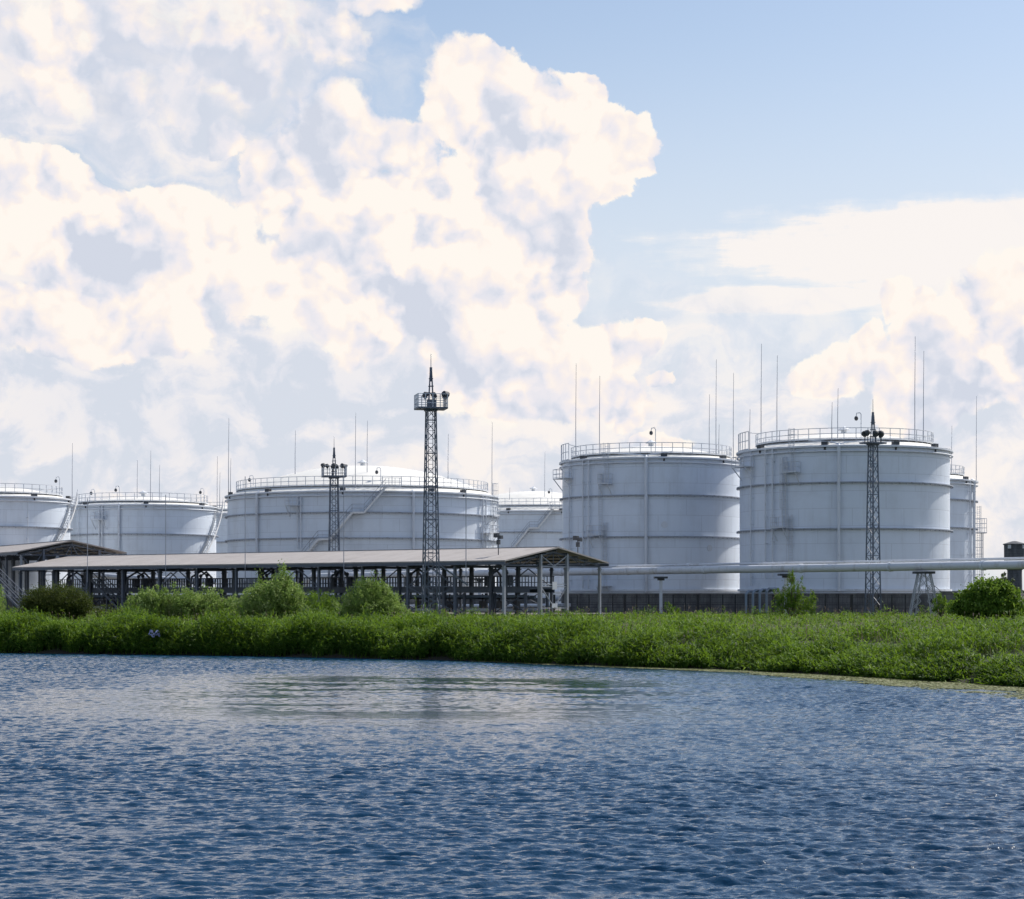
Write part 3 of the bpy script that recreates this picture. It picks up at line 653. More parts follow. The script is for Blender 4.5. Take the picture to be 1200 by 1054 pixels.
# ---------------------------------------------------------------- loading canopies (long open sheds on steel posts)
ux, uy = -60.2/77.6, 49/77.6                     # along the shed, running away to the left
CR = math.atan2(uy, ux)                          # local +x along the shed; local -y looks back over the yard
def shed(name, label, origin, L, Wd, ze, zp, bays, rz=None):
    # origin: near eave corner at the gable end facing us; local x along, local y across (away from the river)
    t = thing(name, label, 'canopy', (origin[0], origin[1], GZ), CR if rz is None else rz)
    def P(a, b, z): return (a, -b, z-GZ)
    ov = .7; mid = Wd/2; th = .14
    for side, nm in ((0, 'roof_slope'), (1, 'roof_slope')):
        b0, z0 = (-ov, ze-.12) if side == 0 else (Wd+ov, ze-.12)
        mb = MB(); n = 1
        a0, a1 = -ov, L+ov
        mb.raw([P(a0,b0,z0), P(a1,b0,z0), P(a1,mid+(.012 if side else -.012),zp), P(a0,mid+(.012 if side else -.012),zp), P(a0,b0,z0+th), P(a1,b0,z0+th), P(a1,mid+(.012 if side else -.012),zp+th), P(a0,mid+(.012 if side else -.012),zp+th)],
               [(0,1,2,3),(7,6,5,4),(0,4,5,1),(1,5,6,2),(2,6,7,3),(3,7,4,0)])
        o = mb.build(nm, M['sheet'], t)
    MB().bar(P(-ov,mid,zp+th+.02), P(L+ov,mid,zp+th+.02), .5, .06).build('ridge_cap', M['galv'], t)
    for b in (-ov+.02, Wd+ov-.02):
        MB().bar(P(-ov, b+(.05 if b > 0 else -.05)*0, ze-.28), P(L+ov, b, ze-.28), .10, .26).build('eave_beam', M['steel'], t)
    def roofz(b): return ze+(zp-ze)*(1-abs(b-mid)/mid)-.16
    for k in range(9):                            # purlins
        b = Wd*(k+.5)/9
        MB().bar(P(-.5, b, roofz(b)-.07), P(L+.5, b, roofz(b)-.07), .09, .14).build('purlin', M['steel'], t)
    for i in range(bays+1):
        a = L*i/bays; mb = MB()                   # truss across the shed
        mb.bar(P(a,0,roofz(0)-.22), P(a,mid,roofz(mid)-.22), .12, .16); mb.bar(P(a,mid,roofz(mid)-.22), P(a,Wd,roofz(Wd)-.22), .12, .16)
        mb.bar(P(a,0,ze-.45), P(a,Wd,ze-.45), .12, .14)
        for k in range(1, 6):
            b = Wd*k/6; mb.bar(P(a,b,ze-.45), P(a,b,roofz(b)-.25), .07)
            b2 = Wd*(k+(1 if k < 3 else -1))/6
            if k != 3: mb.bar(P(a,b,ze-.45), P(a,b2,roofz(b2)-.25), .06)
        mb.build('truss', M['steel'], t)
        for j, b in enumerate((0, Wd*.36, Wd*.64, Wd)):
            w = .26 if j in (0, 3) else .34
            c = MB().box(P(a, b, (ze-.5+GZ)/2), (w, w, ze-.5-GZ)); c.box(P(a, b, GZ+.06), (w+.3, w+.3, .12)); 
            c.box(P(a, b, ze-.75), (w+.16, w+.16, .10)); c.build('column', M['galv'] if i == 0 else M['steel'], t)
        if i < bays and i % 3 == 1:               # bracing panels between posts
            a2 = L*(i+1)/bays
            for b in (0, Wd):
                m2 = MB(); zm = ze-2.6
                m2.bar(P(a,b,zm), P((a+a2)/2,b,ze-.6), .10); m2.bar(P(a2,b,zm), P((a+a2)/2,b,ze-.6), .10)
                m2.bar(P(a,b,zm), P(a2,b,zm), .10); m2.bar(P(a,b+.07,zm), P(a2,b+.07,GZ+.4), .09); m2.bar(P(a2,b-.07,zm), P(a,b-.07,GZ+.4), .09)
                m2.build('brace', M['steel'], t)
    return t, P, roofz
CAN = shed('loading_canopy', 'long low gabled canopy of grey corrugated sheet on dark posts, in front of the tanks', (-.8, 205), 77.6, 16.0, 8.5, 9.86, 12)
t1, P1, rz1 = CAN
# the open gable end frame facing us: lighter posts with ties and crossing braces
mb = MB()
for b in (5.6, 10.0): mb.bar(P1(-.25, b, GZ), P1(-.25, b, rz1(b)-.1), .26)
for z in (7.95, 6.15, 5.9, 3.7): mb.bar(P1(-.25, 5.6, z), P1(-.25, 10.0, z), .10)
mb.bar(P1(-.25,5.6,9.1), P1(-.25,7.8,8.0), .09); mb.bar(P1(-.25,10.0,9.1), P1(-.25,7.8,8.0), .09)
mb.bar(P1(-.25,5.6,5.9), P1(-.25,7.8,3.8), .09); mb.bar(P1(-.25,10.0,5.9), P1(-.25,7.8,3.8), .09)
mb.build('gable_frame', M['galv'], t1)
MB().box(P1(-.34, 7.8, 6.0), (.06, .75, .8)).build('gable_plate', M['rail'], t1)
MB().box(P1(-.34, 7.8, 3.95), (.06, .9, .45)).build('gable_plate', M['rail'], t1)
for f in (.055, .275, .47, .64, .82):             # thin lightning rods clamped to the near eave
    a = 77.6*f; h = {.055: 7.0, .275: 9.2, .47: 9.6}.get(f, 8.0)
    mb = MB().tube([P1(a,-.85,6.6), P1(a,-.85,8.6), P1(a,-.85,8.6+h)], .045, 6); mb.bar(P1(a,-.85,8.2), P1(a,-.3,8.2), .06); mb.build('lightning_rod', M['rod'], t1)
for a, b in ((3.2, 3.0), (1.0, 13.5)):             # floodlights on short posts on the roof slope
    p = Vector(P1(a, b, rz1(b)+.1)); mb = MB().tube([p, p+Vector((0,0,2.1))], .05, 6); mb.box(p+Vector((.25,0,2.2)), (.5,.4,.45)); mb.box(p+Vector((-.25,0,2.0)), (.4,.4,.35)); mb.box(p+Vector((0,0,1.5)), (.3,.3,.5))
    mb.build('roof_floodlight', M['chamber'], t1)

t2, P2, rz2 = shed('loading_canopy', 'shorter higher gabled canopy rising at the left end, its peak above the long roof', (-61.9, 258.3), 36, 12.8, 10.55, 11.9, 5, math.atan2(.88, -.47))
mb = MB()
for b in (2.8, 10.0): mb.bar(P2(-.25, b, GZ), P2(-.25, b, rz2(b)-.1), .24)
for b0, b1 in ((0,2.8),(2.8,6.4),(10.0,6.4),(12.8,10.0)):
    mb.bar(P2(-.25, b0, 10.0), P2(-.25, (b0+b1)/2, 8.3), .09); mb.bar(P2(-.25, b1, rz2(b1)-.2), P2(-.25, (b0+b1)/2, 8.3), .09)
mb.build('gable_frame', M['steel'], t2)
# small lower roof beside the stairs at the far left
t3 = thing('porch_roof', 'small flat dark roof on posts in front of the higher left canopy, by the stairs', 'roof', (-71, 262, GZ), CR)
mb = MB().box((8, 0, 6.05), (26, 5.4, .14)); mb.build('roof_slab', M['sheet'], t3)
for a in (-4, 2, 8, 14):
    for b in (-2.5, 2.5): MB().box((a, b, 3.0), (.22, .22, 5.97)).build('column', M['steel'], t3)

# ---------------------------------------------------------------- loading platform under the long canopy
lp = thing('loading_platform', 'long raised steel walkway with slatted railings under the long canopy', 'platform', (-.8, 205, GZ), CR)
def PL(a, b, z): return (a, -b, z-GZ)
L = 77.6; zd = 5.75
for b0, b1 in ((5.9, 10.1),):
    MB().box(PL(L/2+1, (b0+b1)/2, zd), (L-1, b1-b0, .22)).build('deck', M['steel'], lp)
    for b in (b0, b1):
        MB().box(PL(L/2+1, b, zd-.25), (L-1, .16, .42)).build('edge_beam', M['steel'], lp)
        mb = MB(); a = 1.6
        while a < L: mb.bar(PL(a,b,zd+.1), PL(a,b,zd+1.25), .10, .05); a += .42
        for hh in (.16, .62, 1.25): mb.bar(PL(1.5,b,zd+hh), PL(L,b,zd+hh), .07)
        mb.build('railing', M['steel'], lp)
for i in range(19):
    a = 2.2+i*(L-3)/18
    for b in (6.2, 9.8): MB().box(PL(a, b, (zd-.5+GZ)/2), (.24, .24, zd-.5-GZ)).build('leg', M['steel'], lp)
    if i % 2 == 0 and i < 18:
        a2 = 2.2+(i+1)*(L-3)/18; mb = MB(); mb.bar(PL(a,6.2,GZ+.3), PL(a2,6.2,zd-.5), .09); mb.bar(PL(a2,6.32,GZ+.3), PL(a,6.32,zd-.5), .09); mb.build('brace', M['steel'], lp)
for b, z, r in ((7.0, zd-.85, .16), (7.8, zd-.85, .12), (8.8, zd-.95, .19), (7.4, GZ+.5, .2), (9.2, GZ+.55, .16)):
    MB().tube([PL(3, b, z), PL(L-1, b, z)], r, 8).build('product_pipe', M['bluepipe' if z > 4 else 'trim'], lp)
for i in range(24):
    a = 4+i*3.05; mb = MB().box(PL(a, 6.9+(i % 3)*.9, GZ+1.0), (.55, .5, .9)); mb.tube([PL(a, 6.9+(i % 3)*.9, GZ+.3), PL(a, 6.9+(i % 3)*.9, zd-.6)], .09, 6)
    mb.tube([PL(a-.3, 6.5+(i % 3)*.9, GZ+1.7), PL(a+.3, 6.5+(i % 3)*.9, GZ+1.7)], .07, 6); mb.build('valve', M['chamber'], lp)
# folded loading arms hanging on both sides of the walkway
for i in range(13):
    a = 4.5+i*5.7
    for s_, b in ((-1, 5.9), (1, 10.1)):
        if (i+(s_ > 0)) % 2: continue
        mb = MB(); z0 = zd+1.6
        mb.tube([PL(a,b,zd-.9), PL(a,b,z0), PL(a,b+s_*.9,z0+.5), PL(a+.3,b+s_*2.1,z0-.2), PL(a+.4,b+s_*2.3,z0-1.9)], .11, 6)
        mb.sphere(PL(a,b,z0), .24, 6); mb.box(PL(a, b-s_*.5, zd+.8), (.5, .4, 1.1)); mb.build('loading_arm', M['steel'], lp)
# steps at the right end and at the left end
def steps(name, label, p0, p1, w, parent=None):
    p0 = Vector(p0); p1 = Vector(p1); t = thing(name, label, 'stairs', p0) if parent is None else None; par = t or parent; off = Vector() if parent else p0
    d = p1-p0; hd = Vector((d.x, d.y, 0)).normalized(); sd_ = Vector((-hd.y, hd.x, 0)); n = max(4, int(d.z/.2)); q0 = p0-off
    mb = MB()
    for i in range(n+1):
        c = q0+d*(i/n); mb.bar(c-sd_*w/2, c+sd_*w/2, .28, .05)
    mb.build('treads', M['steel'], par)
    for s_ in (-1, 1):
        a_, b_ = q0+sd_*s_*w/2, q0+d+sd_*s_*w/2; MB().bar(a_, b_, .07, .28).build('stringer', M['steel'], par)
        mb = MB(); mb.bar(a_+Vector((0,0,1.1)), b_+Vector((0,0,1.1)), .07); mb.bar(a_+Vector((0,0,.6)), b_+Vector((0,0,.6)), .05)
        for i in range(0, n+1, 4): c = a_+(b_-a_)*i/n; mb.bar(c, c+Vector((0,0,1.1)), .06)
        mb.build('handrail', M['steel'], par)
    return t
steps('steel_stairs', 'steep dark steel stairs at the far left edge, behind the round dark bush', at(37, 721, 244), at(-8, 676, 250), 1.5)
steps('steel_stairs', 'steel stairs rising to the walkway under the left part of the long canopy', at(142, 712, 246), at(112, 680, 250), 1.2)

# ---------------------------------------------------------------- pipelines
def pipeline(name, label, pts, r, mat='pipe', flanges=9.0, n=14):
    p0 = Vector(pts[0]); t = thing(name, label, 'pipeline', p0)
    q = [Vector(p)-p0 for p in pts]; MB().tube(q, r, n).build('pipe', M[mat], t, True)
    for a, b in zip(q[:-1], q[1:]):
        L_ = (b-a).length; d = (b-a).normalized(); k = flanges*.6
        while k < L_-1 and L_ > flanges:
            c = a+d*k; MB().tube([c-d*.16, c+d*.16], r+.07, n).build('flange', M['trim'], t); k += flanges
    return t
pa = [at(1330, 659.5, 174), at(1200, 662, 193), at(1083, 664, 205), at(989, 665.5, 217), at(867, 667.3, 226), at(763, 669, 237), at(705, 670, 248), at(590, 671.5, 254), at(480, 673.5, 262), at(366, 676, 270)]
pipeline('pipeline', 'thick pale grey pipeline on tall supports crossing in front of the right tanks', pa+[pa[-1]+Vector((-.9,.3,-.5)), pa[-1]+Vector((-1.3,.4,-3.9))], .43)
pb = [p+Vector((.3,.9,.62)) for p in pa[:8]]
pipeline('pipeline', 'thin pale pipeline running just above the thick one in front of the right tanks', pb, .13, flanges=14)
pipeline('pipeline', 'short white pipe on low ground seen under the left part of the long canopy', [at(96, 673.5, 286), at(134, 676, 284), at(232, 680.5, 279), at(252, 681, 278)], .38, 'trim')
pipeline('pipeline', 'upper of the two low white pipes near the floor behind the long canopy', [at(440, 705, 262), at(672, 702, 250)], .28, 'trim')
pipeline('pipeline', 'lower of the two low white pipes near the floor behind the long canopy', [at(455, 711, 256), at(668, 709.5, 244)], .22, 'trim')
def t_support(px, py, D, label):
    base = at(px, 0, D); zt = CAMZ-(py-HY)/F*D; t = thing('pipe_support', label, 'pipe support', (base.x, D, 2.6))
    h = zt-2.6
    MB().box((0,0,h/2-.2), (.34,.34,h-.4)).build('post', M['pipe'], t)
    mb = MB().box((0,.3,h-.2), (1.5,1.9,.22)); mb.box((0,0,h-.42), (.8,.5,.22)); mb.build('saddle', M['chamber'], t)
t_support(774.5, 675, 235, 'pipeline support, single post in front of the tank nearest the canopy gable')
t_support(921, 671.5, 221, 'pipeline support, single post half hidden by the tall weeds')
t_support(562, 677, 256, 'pipeline support, single post behind the right end of the long canopy')
ts = thing('pipe_trestle', 'splayed lattice trestle carrying the pipeline in front of the rightmost tall tank', 'pipe support', (at(1083, 0, 205).x, 205, 2.6))
h = CAMZ-(670-HY)/F*205-2.6
for s_ in (-1, 1):
    for q in (-1, 1):
        MB().bar((s_*1.55, q*.5, 0), (s_*.62, q*.35, h-.2), .11).build('leg', M['galv'], ts)
mb = MB()
for q in (-1, 1):
    for k in range(5):
        z0, z1 = h*k/5.3, h*(k+1)/5.3; w0, w1 = 1.5-.9*k/5.3, 1.5-.9*(k+1)/5.3
        mb.bar((-w0+.0, q*.45, z0), (-w1+.75, q*.42, z1), .055); mb.bar((-w0+.75, q*.45, z0), (-w1, q*.42, z1), .055)
        mb.bar((w0, q*.45, z0), (w1-.75, q*.42, z1), .055); mb.bar((w0-.75, q*.45, z0), (w1, q*.42, z1), .055)
mb.build('lattice', M['galv'], ts)
for s_ in (-1, 1): MB().bar((s_*.85, .45, 0), (s_*.2, .4, h-.2), .10).build('inner_leg', M['galv'], ts)
MB().box((0,.2,h-.1), (2.0,1.5,.24)).build('saddle', M['chamber'], ts)
# --- small valve pipes in front of tank A's left corner
vp = thing('valve_pipes', 'cluster of small pale pipes bending down over the bund wall beside the tall weeds', 'pipes', at(885, 712, 224))
for k in range(4):
    MB().tube([(-1.0+k*.75, 0, -.6), (-1.0+k*.75, 0, 1.45+.1*k), (-.7+k*.75, .3, 1.75+.1*k), (2.2+.3*k, 4.5, 1.75+.1*k)], .13, 8).build('pipe', M['bluepipe'], vp)

# ---------------------------------------------------------------- bund wall and fence
def wall_run(name, label, pts, z1, th=.35):
    t = thing(name, label, 'wall', (pts[0][0], pts[0][1], GZ)); o = Vector((pts[0][0], pts[0][1], 0))
    for i, ((x0, y0), (x1, y1)) in enumerate(zip(pts[:-1], pts[1:])):
        a = Vector((x0, y0, 0))-o; b = Vector((x1, y1, 0))-o; h = z1-GZ+.3; ang_ = math.atan2(b.y-a.y, b.x-a.x); Lw = (b-a).length
        w = MB().box((Lw/2, 0, h/2-.3), (Lw-.02, th, h)).build('wall_panel', M['bund'], t, loc=a); w.rotation_euler.z = ang_
        c = MB().box((Lw/2, 0, h-.26), (Lw-.02, th+.14, .12)).build('coping', M['bund'], t, loc=a); c.rotation_euler.z = ang_
wall_run('bund_wall', 'low grey concrete wall in front of the two tall right tanks', [(6, 247), (26, 237.5), (48, 226), (54, 232), (66, 262)], 5.15)
wall_run('bund_wall', 'low concrete wall seen through the posts behind the long canopy', [(4, 249), (-13, 257), (-52, 279), (-110, 289)], 4.6)
ft = thing('yard_fence', 'black steel fence of slim posts and mesh in front of the low concrete wall', 'fence', (5, 243.5, 2.85))
f0, f1 = Vector((5, 243.5, 0)), Vector((50, 221.5, 0)); Lf = (f1-f0).length; fd = (f1-f0)/Lf; nf = 33
for i in range(nf+1):
    p = fd*Lf*i/nf; MB().box((p.x, p.y, 1.12), (.15 if i % 6 else .32, .12, 2.25)).build('post', M['black'], ft)
for i in range(nf):
    a = fd*(Lf*i/nf+.1); b = fd*(Lf*(i+1)/nf-.1); mb = MB()
    for z in (.2, 1.1, 2.1): mb.bar(a+Vector((0,0,z)), b+Vector((0,0,z)), .045)
    n = 7
    for k in range(1, n): c = a+(b-a)*k/n; mb.bar(c+Vector((0,0,.2)), c+Vector((0,0,2.1)), .022)
    mb.build('mesh_panel', M['black'], ft)
# steps over the wall at its right end
steps('yard_stairs', 'small pale stairs climbing over the low wall right of the pipe trestle', at(1110, 716, 223), at(1090, 698, 228), 1.0)
gp = thing('concrete_pillar', 'squat pale concrete pillar at the right end of the low wall', 'pillar', at(1112, 716, 222))
mb = MB().box((0,0,.95), (1.5,1.2,2.1)); mb.box((0,0,2.06), (1.8,1.5,.14)); mb.build('block', M['bund'], gp)

# ---------------------------------------------------------------- lattice floodlight masts
def mast(label, px, D, zb, y_plat, w0, w1, y_cone, y_tip, plat_w, lamps, rail=True, lamp_y=None, lamp_s=1.0):
    X0 = (px-600)/F*D; t = thing('floodlight_mast', label, 'lighting mast', (X0, D, zb), R_(12) if rail else R_(35), group='lattice floodlight masts')
    Z = lambda y: CAMZ-(y-HY)/F*D-zb
    zp, zc, zt = Z(y_plat), Z(y_cone), Z(y_tip)
    def cor(z, k): w = (w0+(w1-w0)*z/zp)/2; s_ = ((-1,-1),(1,-1),(1,1),(-1,1))[k % 4]; return (s_[0]*w, s_[1]*w, z)
    for k in range(4): MB().bar(cor(0,k), cor(zp,k), .11).build('leg', M['mast'], t)
    n = int(zp/1.05)
    for k in range(4):
        mb = MB()
        for i in range(n):
            z0, z1 = zp*i/n, zp*(i+1)/n; zm = (z0+z1)/2
            a = Vector(cor(z0,k)).lerp(Vector(cor(z0,k+1)), .0 if i % 2 else 1.0); b = Vector(cor(z1,k)).lerp(Vector(cor(z1,k+1)), 1.0 if i % 2 else .0)
            mb.bar(a, b, .055); 
            if i % 3 == 0: mb.bar(cor(z0,k), cor(z0,k+1), .055)
        mb.build('lattice', M['mast'], t)
    mb = MB()                                     # ladder inside
    for u in (-.22,.22): mb.bar((u, w1/2*.4, .2), (u, w1/2*.4, zp), .06)
    z = .4
    while z < zp: mb.bar((-.22, w1/2*.4, z), (.22, w1/2*.4, z), .04); z += .4
    mb.build('ladder', M['mast'], t)
    pw = plat_w/2
    pl = MB().box((0,0,zp+.04), (plat_w, plat_w*.8, .16)); pl.box((0,0,zp-.12), (w1+.3, w1+.3, .16)); pl = pl.build('platform', M['mast'], t)
    if rail:
        mb = MB(); ph = plat_w*.4
        for u in (-1,-.5,0,.5,1):
            for v in (-1, 1): mb.bar((u*pw*.97, v*ph*.97, zp+.1), (u*pw*.97, v*ph*.97, zp+1.35), .07)
        for v in (-.5,0,.5):
            for u in (-1, 1): mb.bar((u*pw*.97, v*ph*.97, zp+.1), (u*pw*.97, v*ph*.97, zp+1.35), .07)
        for hh in (.5, .95, 1.35):
            for v in (-1, 1): mb.bar((-pw*.97, v*ph*.97, zp+hh), (pw*.97, v*ph*.97, zp+hh), .055)
            for u in (-1, 1): mb.bar((u*pw*.97, -ph*.97, zp+hh), (u*pw*.97, ph*.97, zp+hh), .055)
        mb.build('guard_rail', M['rail'], pl)
    cone = MB(); wc_ = w1*.55                    # tapering top section
    for k in range(4):
        s_ = ((-1,-1),(1,-1),(1,1),(-1,1))[k]; cone.bar((s_[0]*wc_/2, s_[1]*wc_/2, zp+.1), (s_[0]*.07, s_[1]*.07, zc), .08)
    nn = max(4, int((zc-zp)/.62))
    for i in range(1, nn):
        z = zp+(zc-zp)*i/nn; w = wc_/2*(1-(i/nn))+.09; cone.box((0,0,z), (2*w+.1, 2*w+.1, .07)); 
    cone.tube([(0,0,zc-1.0),(0,0,zc+.35)], .13, 8); cone.build('spire', M['mast'], t)
    MB().tube([(0,0,zc+.3),(0,0,zt)], .04, 6, r2=.025).build('lightning_rod', M['rod'], t)
    zl = Z(lamp_y) if lamp_y else zp+1.7
    for (u, v, ry) in lamps:
        h = MB(); s = lamp_s; c = Vector((u*pw, v*plat_w*.4, zl))
        h.bar((c.x, c.y, zp+.1), (c.x, c.y, zl-.2*s), .07)
        e = Matrix.Rotation(ry, 4, 'Z') @ Matrix.Rotation(R_(62), 4, 'X')
        prof = [(.12,.35),(.30,.30),(.46,-.12),(.50,-.16),(.50,-.24)]; k0 = len(h.v); N = 10
        vs = [c+(e @ Vector((r*s*math.cos(2*PI*j/N), r*s*math.sin(2*PI*j/N), z*s))) for r, z in prof for j in range(N)]
        fs = [(i*N+j, i*N+(j+1) % N, (i+1)*N+(j+1) % N, (i+1)*N+j) for i in range(len(prof)-1) for j in range(N)]+[tuple(range(N)), tuple(range((len(prof)-1)*N+N-1, (len(prof)-1)*N-1, -1))]
        h.raw(vs, fs); o = h.build('floodlight', M['galv'] if lamp_s > 1 else M['chamber'], t)
    return t
m1 = mast('tallest dark lattice mast, before the long canopy roof, with a railed top platform', 505, 195, 2.7, 479.5, 1.5, .85, 435, 415, 2.9, [(.85,-.6,R_(-50)),(.25,.5,R_(80)),(-.30,.4,R_(-100))], True, 463, .85)
# a strut and a small box on the tallest mast
MB().bar((.8, 0, CAMZ+36*195/F-2.7), (3.9, 1.6, CAMZ+12*195/F-2.7), .13).build('strut', M['mast'], m1)
MB().box((0.0, -.2, CAMZ+225*195/F-2.7), (.8,.5,.7)).build('control_box', M['mast'], m1)
mast('short dark lattice mast ringed with floodlights, standing before the widest domed tank', 391.5, 262, 2.9, 559, 1.45, .95, 528, 512, 3.0, [(u, v, a) for u, v, a in ((-.98,-.8,R_(30)),(-.55,.3,R_(60)),(-.12,-.9,R_(0)),(.25,.6,R_(160)),(.62,-.8,R_(-20)),(.98,.5,R_(-60)),(.0,.9,R_(180)))], True, 546, .68)
mast('dark lattice mast with a small cluster of floodlights in front of the rightmost tall tank', 1023, 222, 2.7, 520, 1.2, .68, 487, 468, 2.3, [(-1.15,-.6,R_(30)),(-.25,-.8,R_(0)),(.35,-.9,R_(-10)),(.62,.4,R_(-60)),(1.5,.6,R_(-80)),(-.5,.7,R_(120))], False, 508, .72)

# ---------------------------------------------------------------- far background
wt = thing('water_tower', 'dark grey concrete water tower with a wide windowed top at the right edge', 'water tower', (at(1189, 0, 500).x, 500, 2.6))
Z = lambda y: CAMZ-(y-HY)/F*500-2.6
MB().lathe([(1.9, 0), (1.75, Z(668))], 24).build('shaft', M['tower'], wt)
MB().lathe([(1.75, Z(669)), (2.55, Z(665)), (2.62, Z(638.5)), (.01, Z(638.5))], 8).build('tank_room', M['tower'], wt)
MB().lathe([(2.85, Z(638.8)), (2.85, Z(637.6)), (.6, Z(634.5)), (.01, Z(634.3))], 8).build('roof', M['tower'], wt)
for phi in (-PI/8-.35, PI/8+.35, -PI/8-.35+PI/2, PI/8+.35+PI/2): MB().box(pol(2.45, phi, Z(641)), (.8, .35, .9), phi).build('window', M['rail'], wt)
mb = MB().box((at(1197, 0, 330).x, 330, 2.6+.9), (5, 2.2, 1.8)); mb.box((at(1197, 0, 330).x, 330, 2.6+1.9), (5.4, 2.6, .2)); tag(mb.build('storage_shed', M['trim'], None), 'small flat pale box shed low behind the dark green bush at the right edge', 'shed')
# ---------------------------------------------------------------- vegetation
def blades(base, d, length, width, bend, var):
    # tapered bent leaf blades: base (n,3), unit direction d (n,3), droops by bend
    n = len(base); up = np.array([0,0,1.0]); side = np.cross(d, up); side += rng.normal(0, .35, (n,3)); side -= d*(side*d).sum(1, keepdims=True)
    side /= np.linalg.norm(side, axis=1, keepdims=True)+1e-9
    L = length[:,None]; Wd = width[:,None]*.5; B = bend[:,None]
    drop = np.array([0,0,-1.0])
    p1 = base+d*L*.45+drop*L*B*.10; p2 = base+d*L*.82+drop*L*B*.42; p3 = base+d*L+drop*L*B*.85
    v = np.stack([base-side*Wd*.55, base+side*Wd*.55, p1-side*Wd, p1+side*Wd, p2-side*Wd*.6, p2+side*Wd*.6, p3], 1)
    k = np.arange(n)[:,None]*7
    q = np.concatenate([k+np.array([0,1,3,2]), k+np.array([2,3,5,4])]); t = k+np.array([4,5,6])
    return v.reshape(-1,3), q, t, np.repeat(var, 7)
def leaf_quads(c, size, var, flat=.5, nrm=None, asp=.45):
    # small pointed leaves, two triangles folded along the middle
    n = len(c); d = rng.normal(0, 1, (n,3)); d[:,2] = d[:,2]*flat+.15
    if nrm is not None: d += nrm*.8
    d /= np.linalg.norm(d, axis=1, keepdims=True)
    s = np.cross(d, rng.normal(0, 1, (n,3))); s /= np.linalg.norm(s, axis=1, keepdims=True)
    S = size[:,None]; v = np.stack([c-d*S*.5, c-d*S*.05+s*S*asp*.5, c+d*S*.5, c-d*S*.05-s*S*asp*.5], 1)
    return v.reshape(-1,3), (np.arange(n)[:,None]*4+np.array([0,1,2,3])), np.repeat(var, 4)

def scatter(n):
    px = rng.uniform(-230, 1430, n); r = rng.random(n)
    s = np.where(r < .40, rng.gamma(1.6, 1.1, n), np.where(r < .75, rng.uniform(0, 12, n), rng.uniform(4, 34, n)*(1+.55*np.clip((px-620)/200, 0, 1))))-.1
    u = (px-600)/F
    # find the waterline distance along this bearing by iteration, then go inland along the bearing
    D = np.full(n, 150.0)
    for _ in range(40): D = .5*D+.5*np.interp(u*D, SH[:,0], SH[:,1])
    slope = np.gradient(SH[:,1], SH[:,0]); sl = np.interp(u*D, SH[:,0], slope); D = D+s*np.sqrt(1+sl*sl)/np.maximum(1-sl*u*0, .3)*1.0
    return u*D, D
CLN = 300
def clump_fields(x, y):                         # nearest reed clump: dome height 0..1 and the clump's own tone
    best = np.full(x.shape, -1.0); tone = np.zeros(x.shape)
    for i in range(0, len(x), 4000):
        sl_ = slice(i, i+4000); dd = np.hypot(x[sl_,None]-CL[0], (y[sl_,None]-CL[1])*.8)/CL[2]
        hh = np.sqrt(np.clip(1-dd*dd, 0, 1))*CL[3]; j = hh.argmax(1); r = np.arange(len(j)); best[sl_] = hh[r, j]; tone[sl_] = CL[4][j]
    return best, tone
def veg_top(x, y, dome):
    s = shore_dist(x, y); rt = rightness(x)
    h = (2.25-.75*rt)*(.12+.92*dome)
    h *= 1-(.20+.46*(1-rt))*np.clip((s-4)/8, 0, 1)
    return h*np.clip(.34-.10*rt+s/(3.0+3.2*rt), .15, 1)
cx_, cy2 = scatter(CLN); CL = (cx_, cy2, rng.uniform(1.0, 3.1, CLN), rng.uniform(.55, 1.12, CLN), rng.normal(0, 1, CLN))
N1 = 104000
x_, y_ = scatter(N1)
# bulge the front edge into clumps
s_ = shore_dist(x_, y_); keep = (y_ < 246-.49*np.maximum(x_, 0)) & (s_ > -.2+.7*wob(x_, y_, 1.9, 2)+.5*wob(x_, y_, .7, 9)) & (y_ < 243-.0*x_) & ~((y_ > 196+.0*x_) & (x_ < -3) & (y_ > 203-.82*(x_+.8)-4))
x_, y_, s_ = x_[keep], y_[keep], s_[keep]; n = len(x_)
gz_ = ground_z(x_, y_); dome, tone = clump_fields(x_, y_); top = veg_top(x_, y_, dome)*rng.uniform(.74, 1.12, n)
V_, Q_, T_, A_ = [], [], [], []; off = 0
def push(v, q, t, a):
    global off
    V_.append(v); Q_.append(q+off); (T_.append(t+off) if t is not None else None); A_.append(a); off += len(v)
kp = (rng.random(n) < .06+2.2*dome**1.5) | (s_ > 11)        # bare creases between the clumps
x_, y_, s_, gz_, dome, tone, top = (a[kp] for a in (x_, y_, s_, gz_, dome, tone, top)); n = len(x_)
patch_ = np.clip(.5+.35*wob(x_, y_, 4.5, 6)+.36*tone, 0, 1)
# upright stems
an = rng.uniform(0, 2*PI, n); tilt = rng.normal(0, .16, n); d = np.stack([np.cos(an)*tilt+.05, np.sin(an)*tilt-.05, np.ones(n)], 1); d /= np.linalg.norm(d, axis=1, keepdims=True)
sel = rng.random(n) < .45
push(*blades(np.stack([x_, y_, gz_-.05], 1)[sel], d[sel], (top*1.05)[sel], rng.uniform(.035, .06, n)[sel], rng.uniform(0, .35, n)[sel], np.clip(rng.normal(.35, .2, n)+.2*(patch_-.5), 0, 1)[sel]))
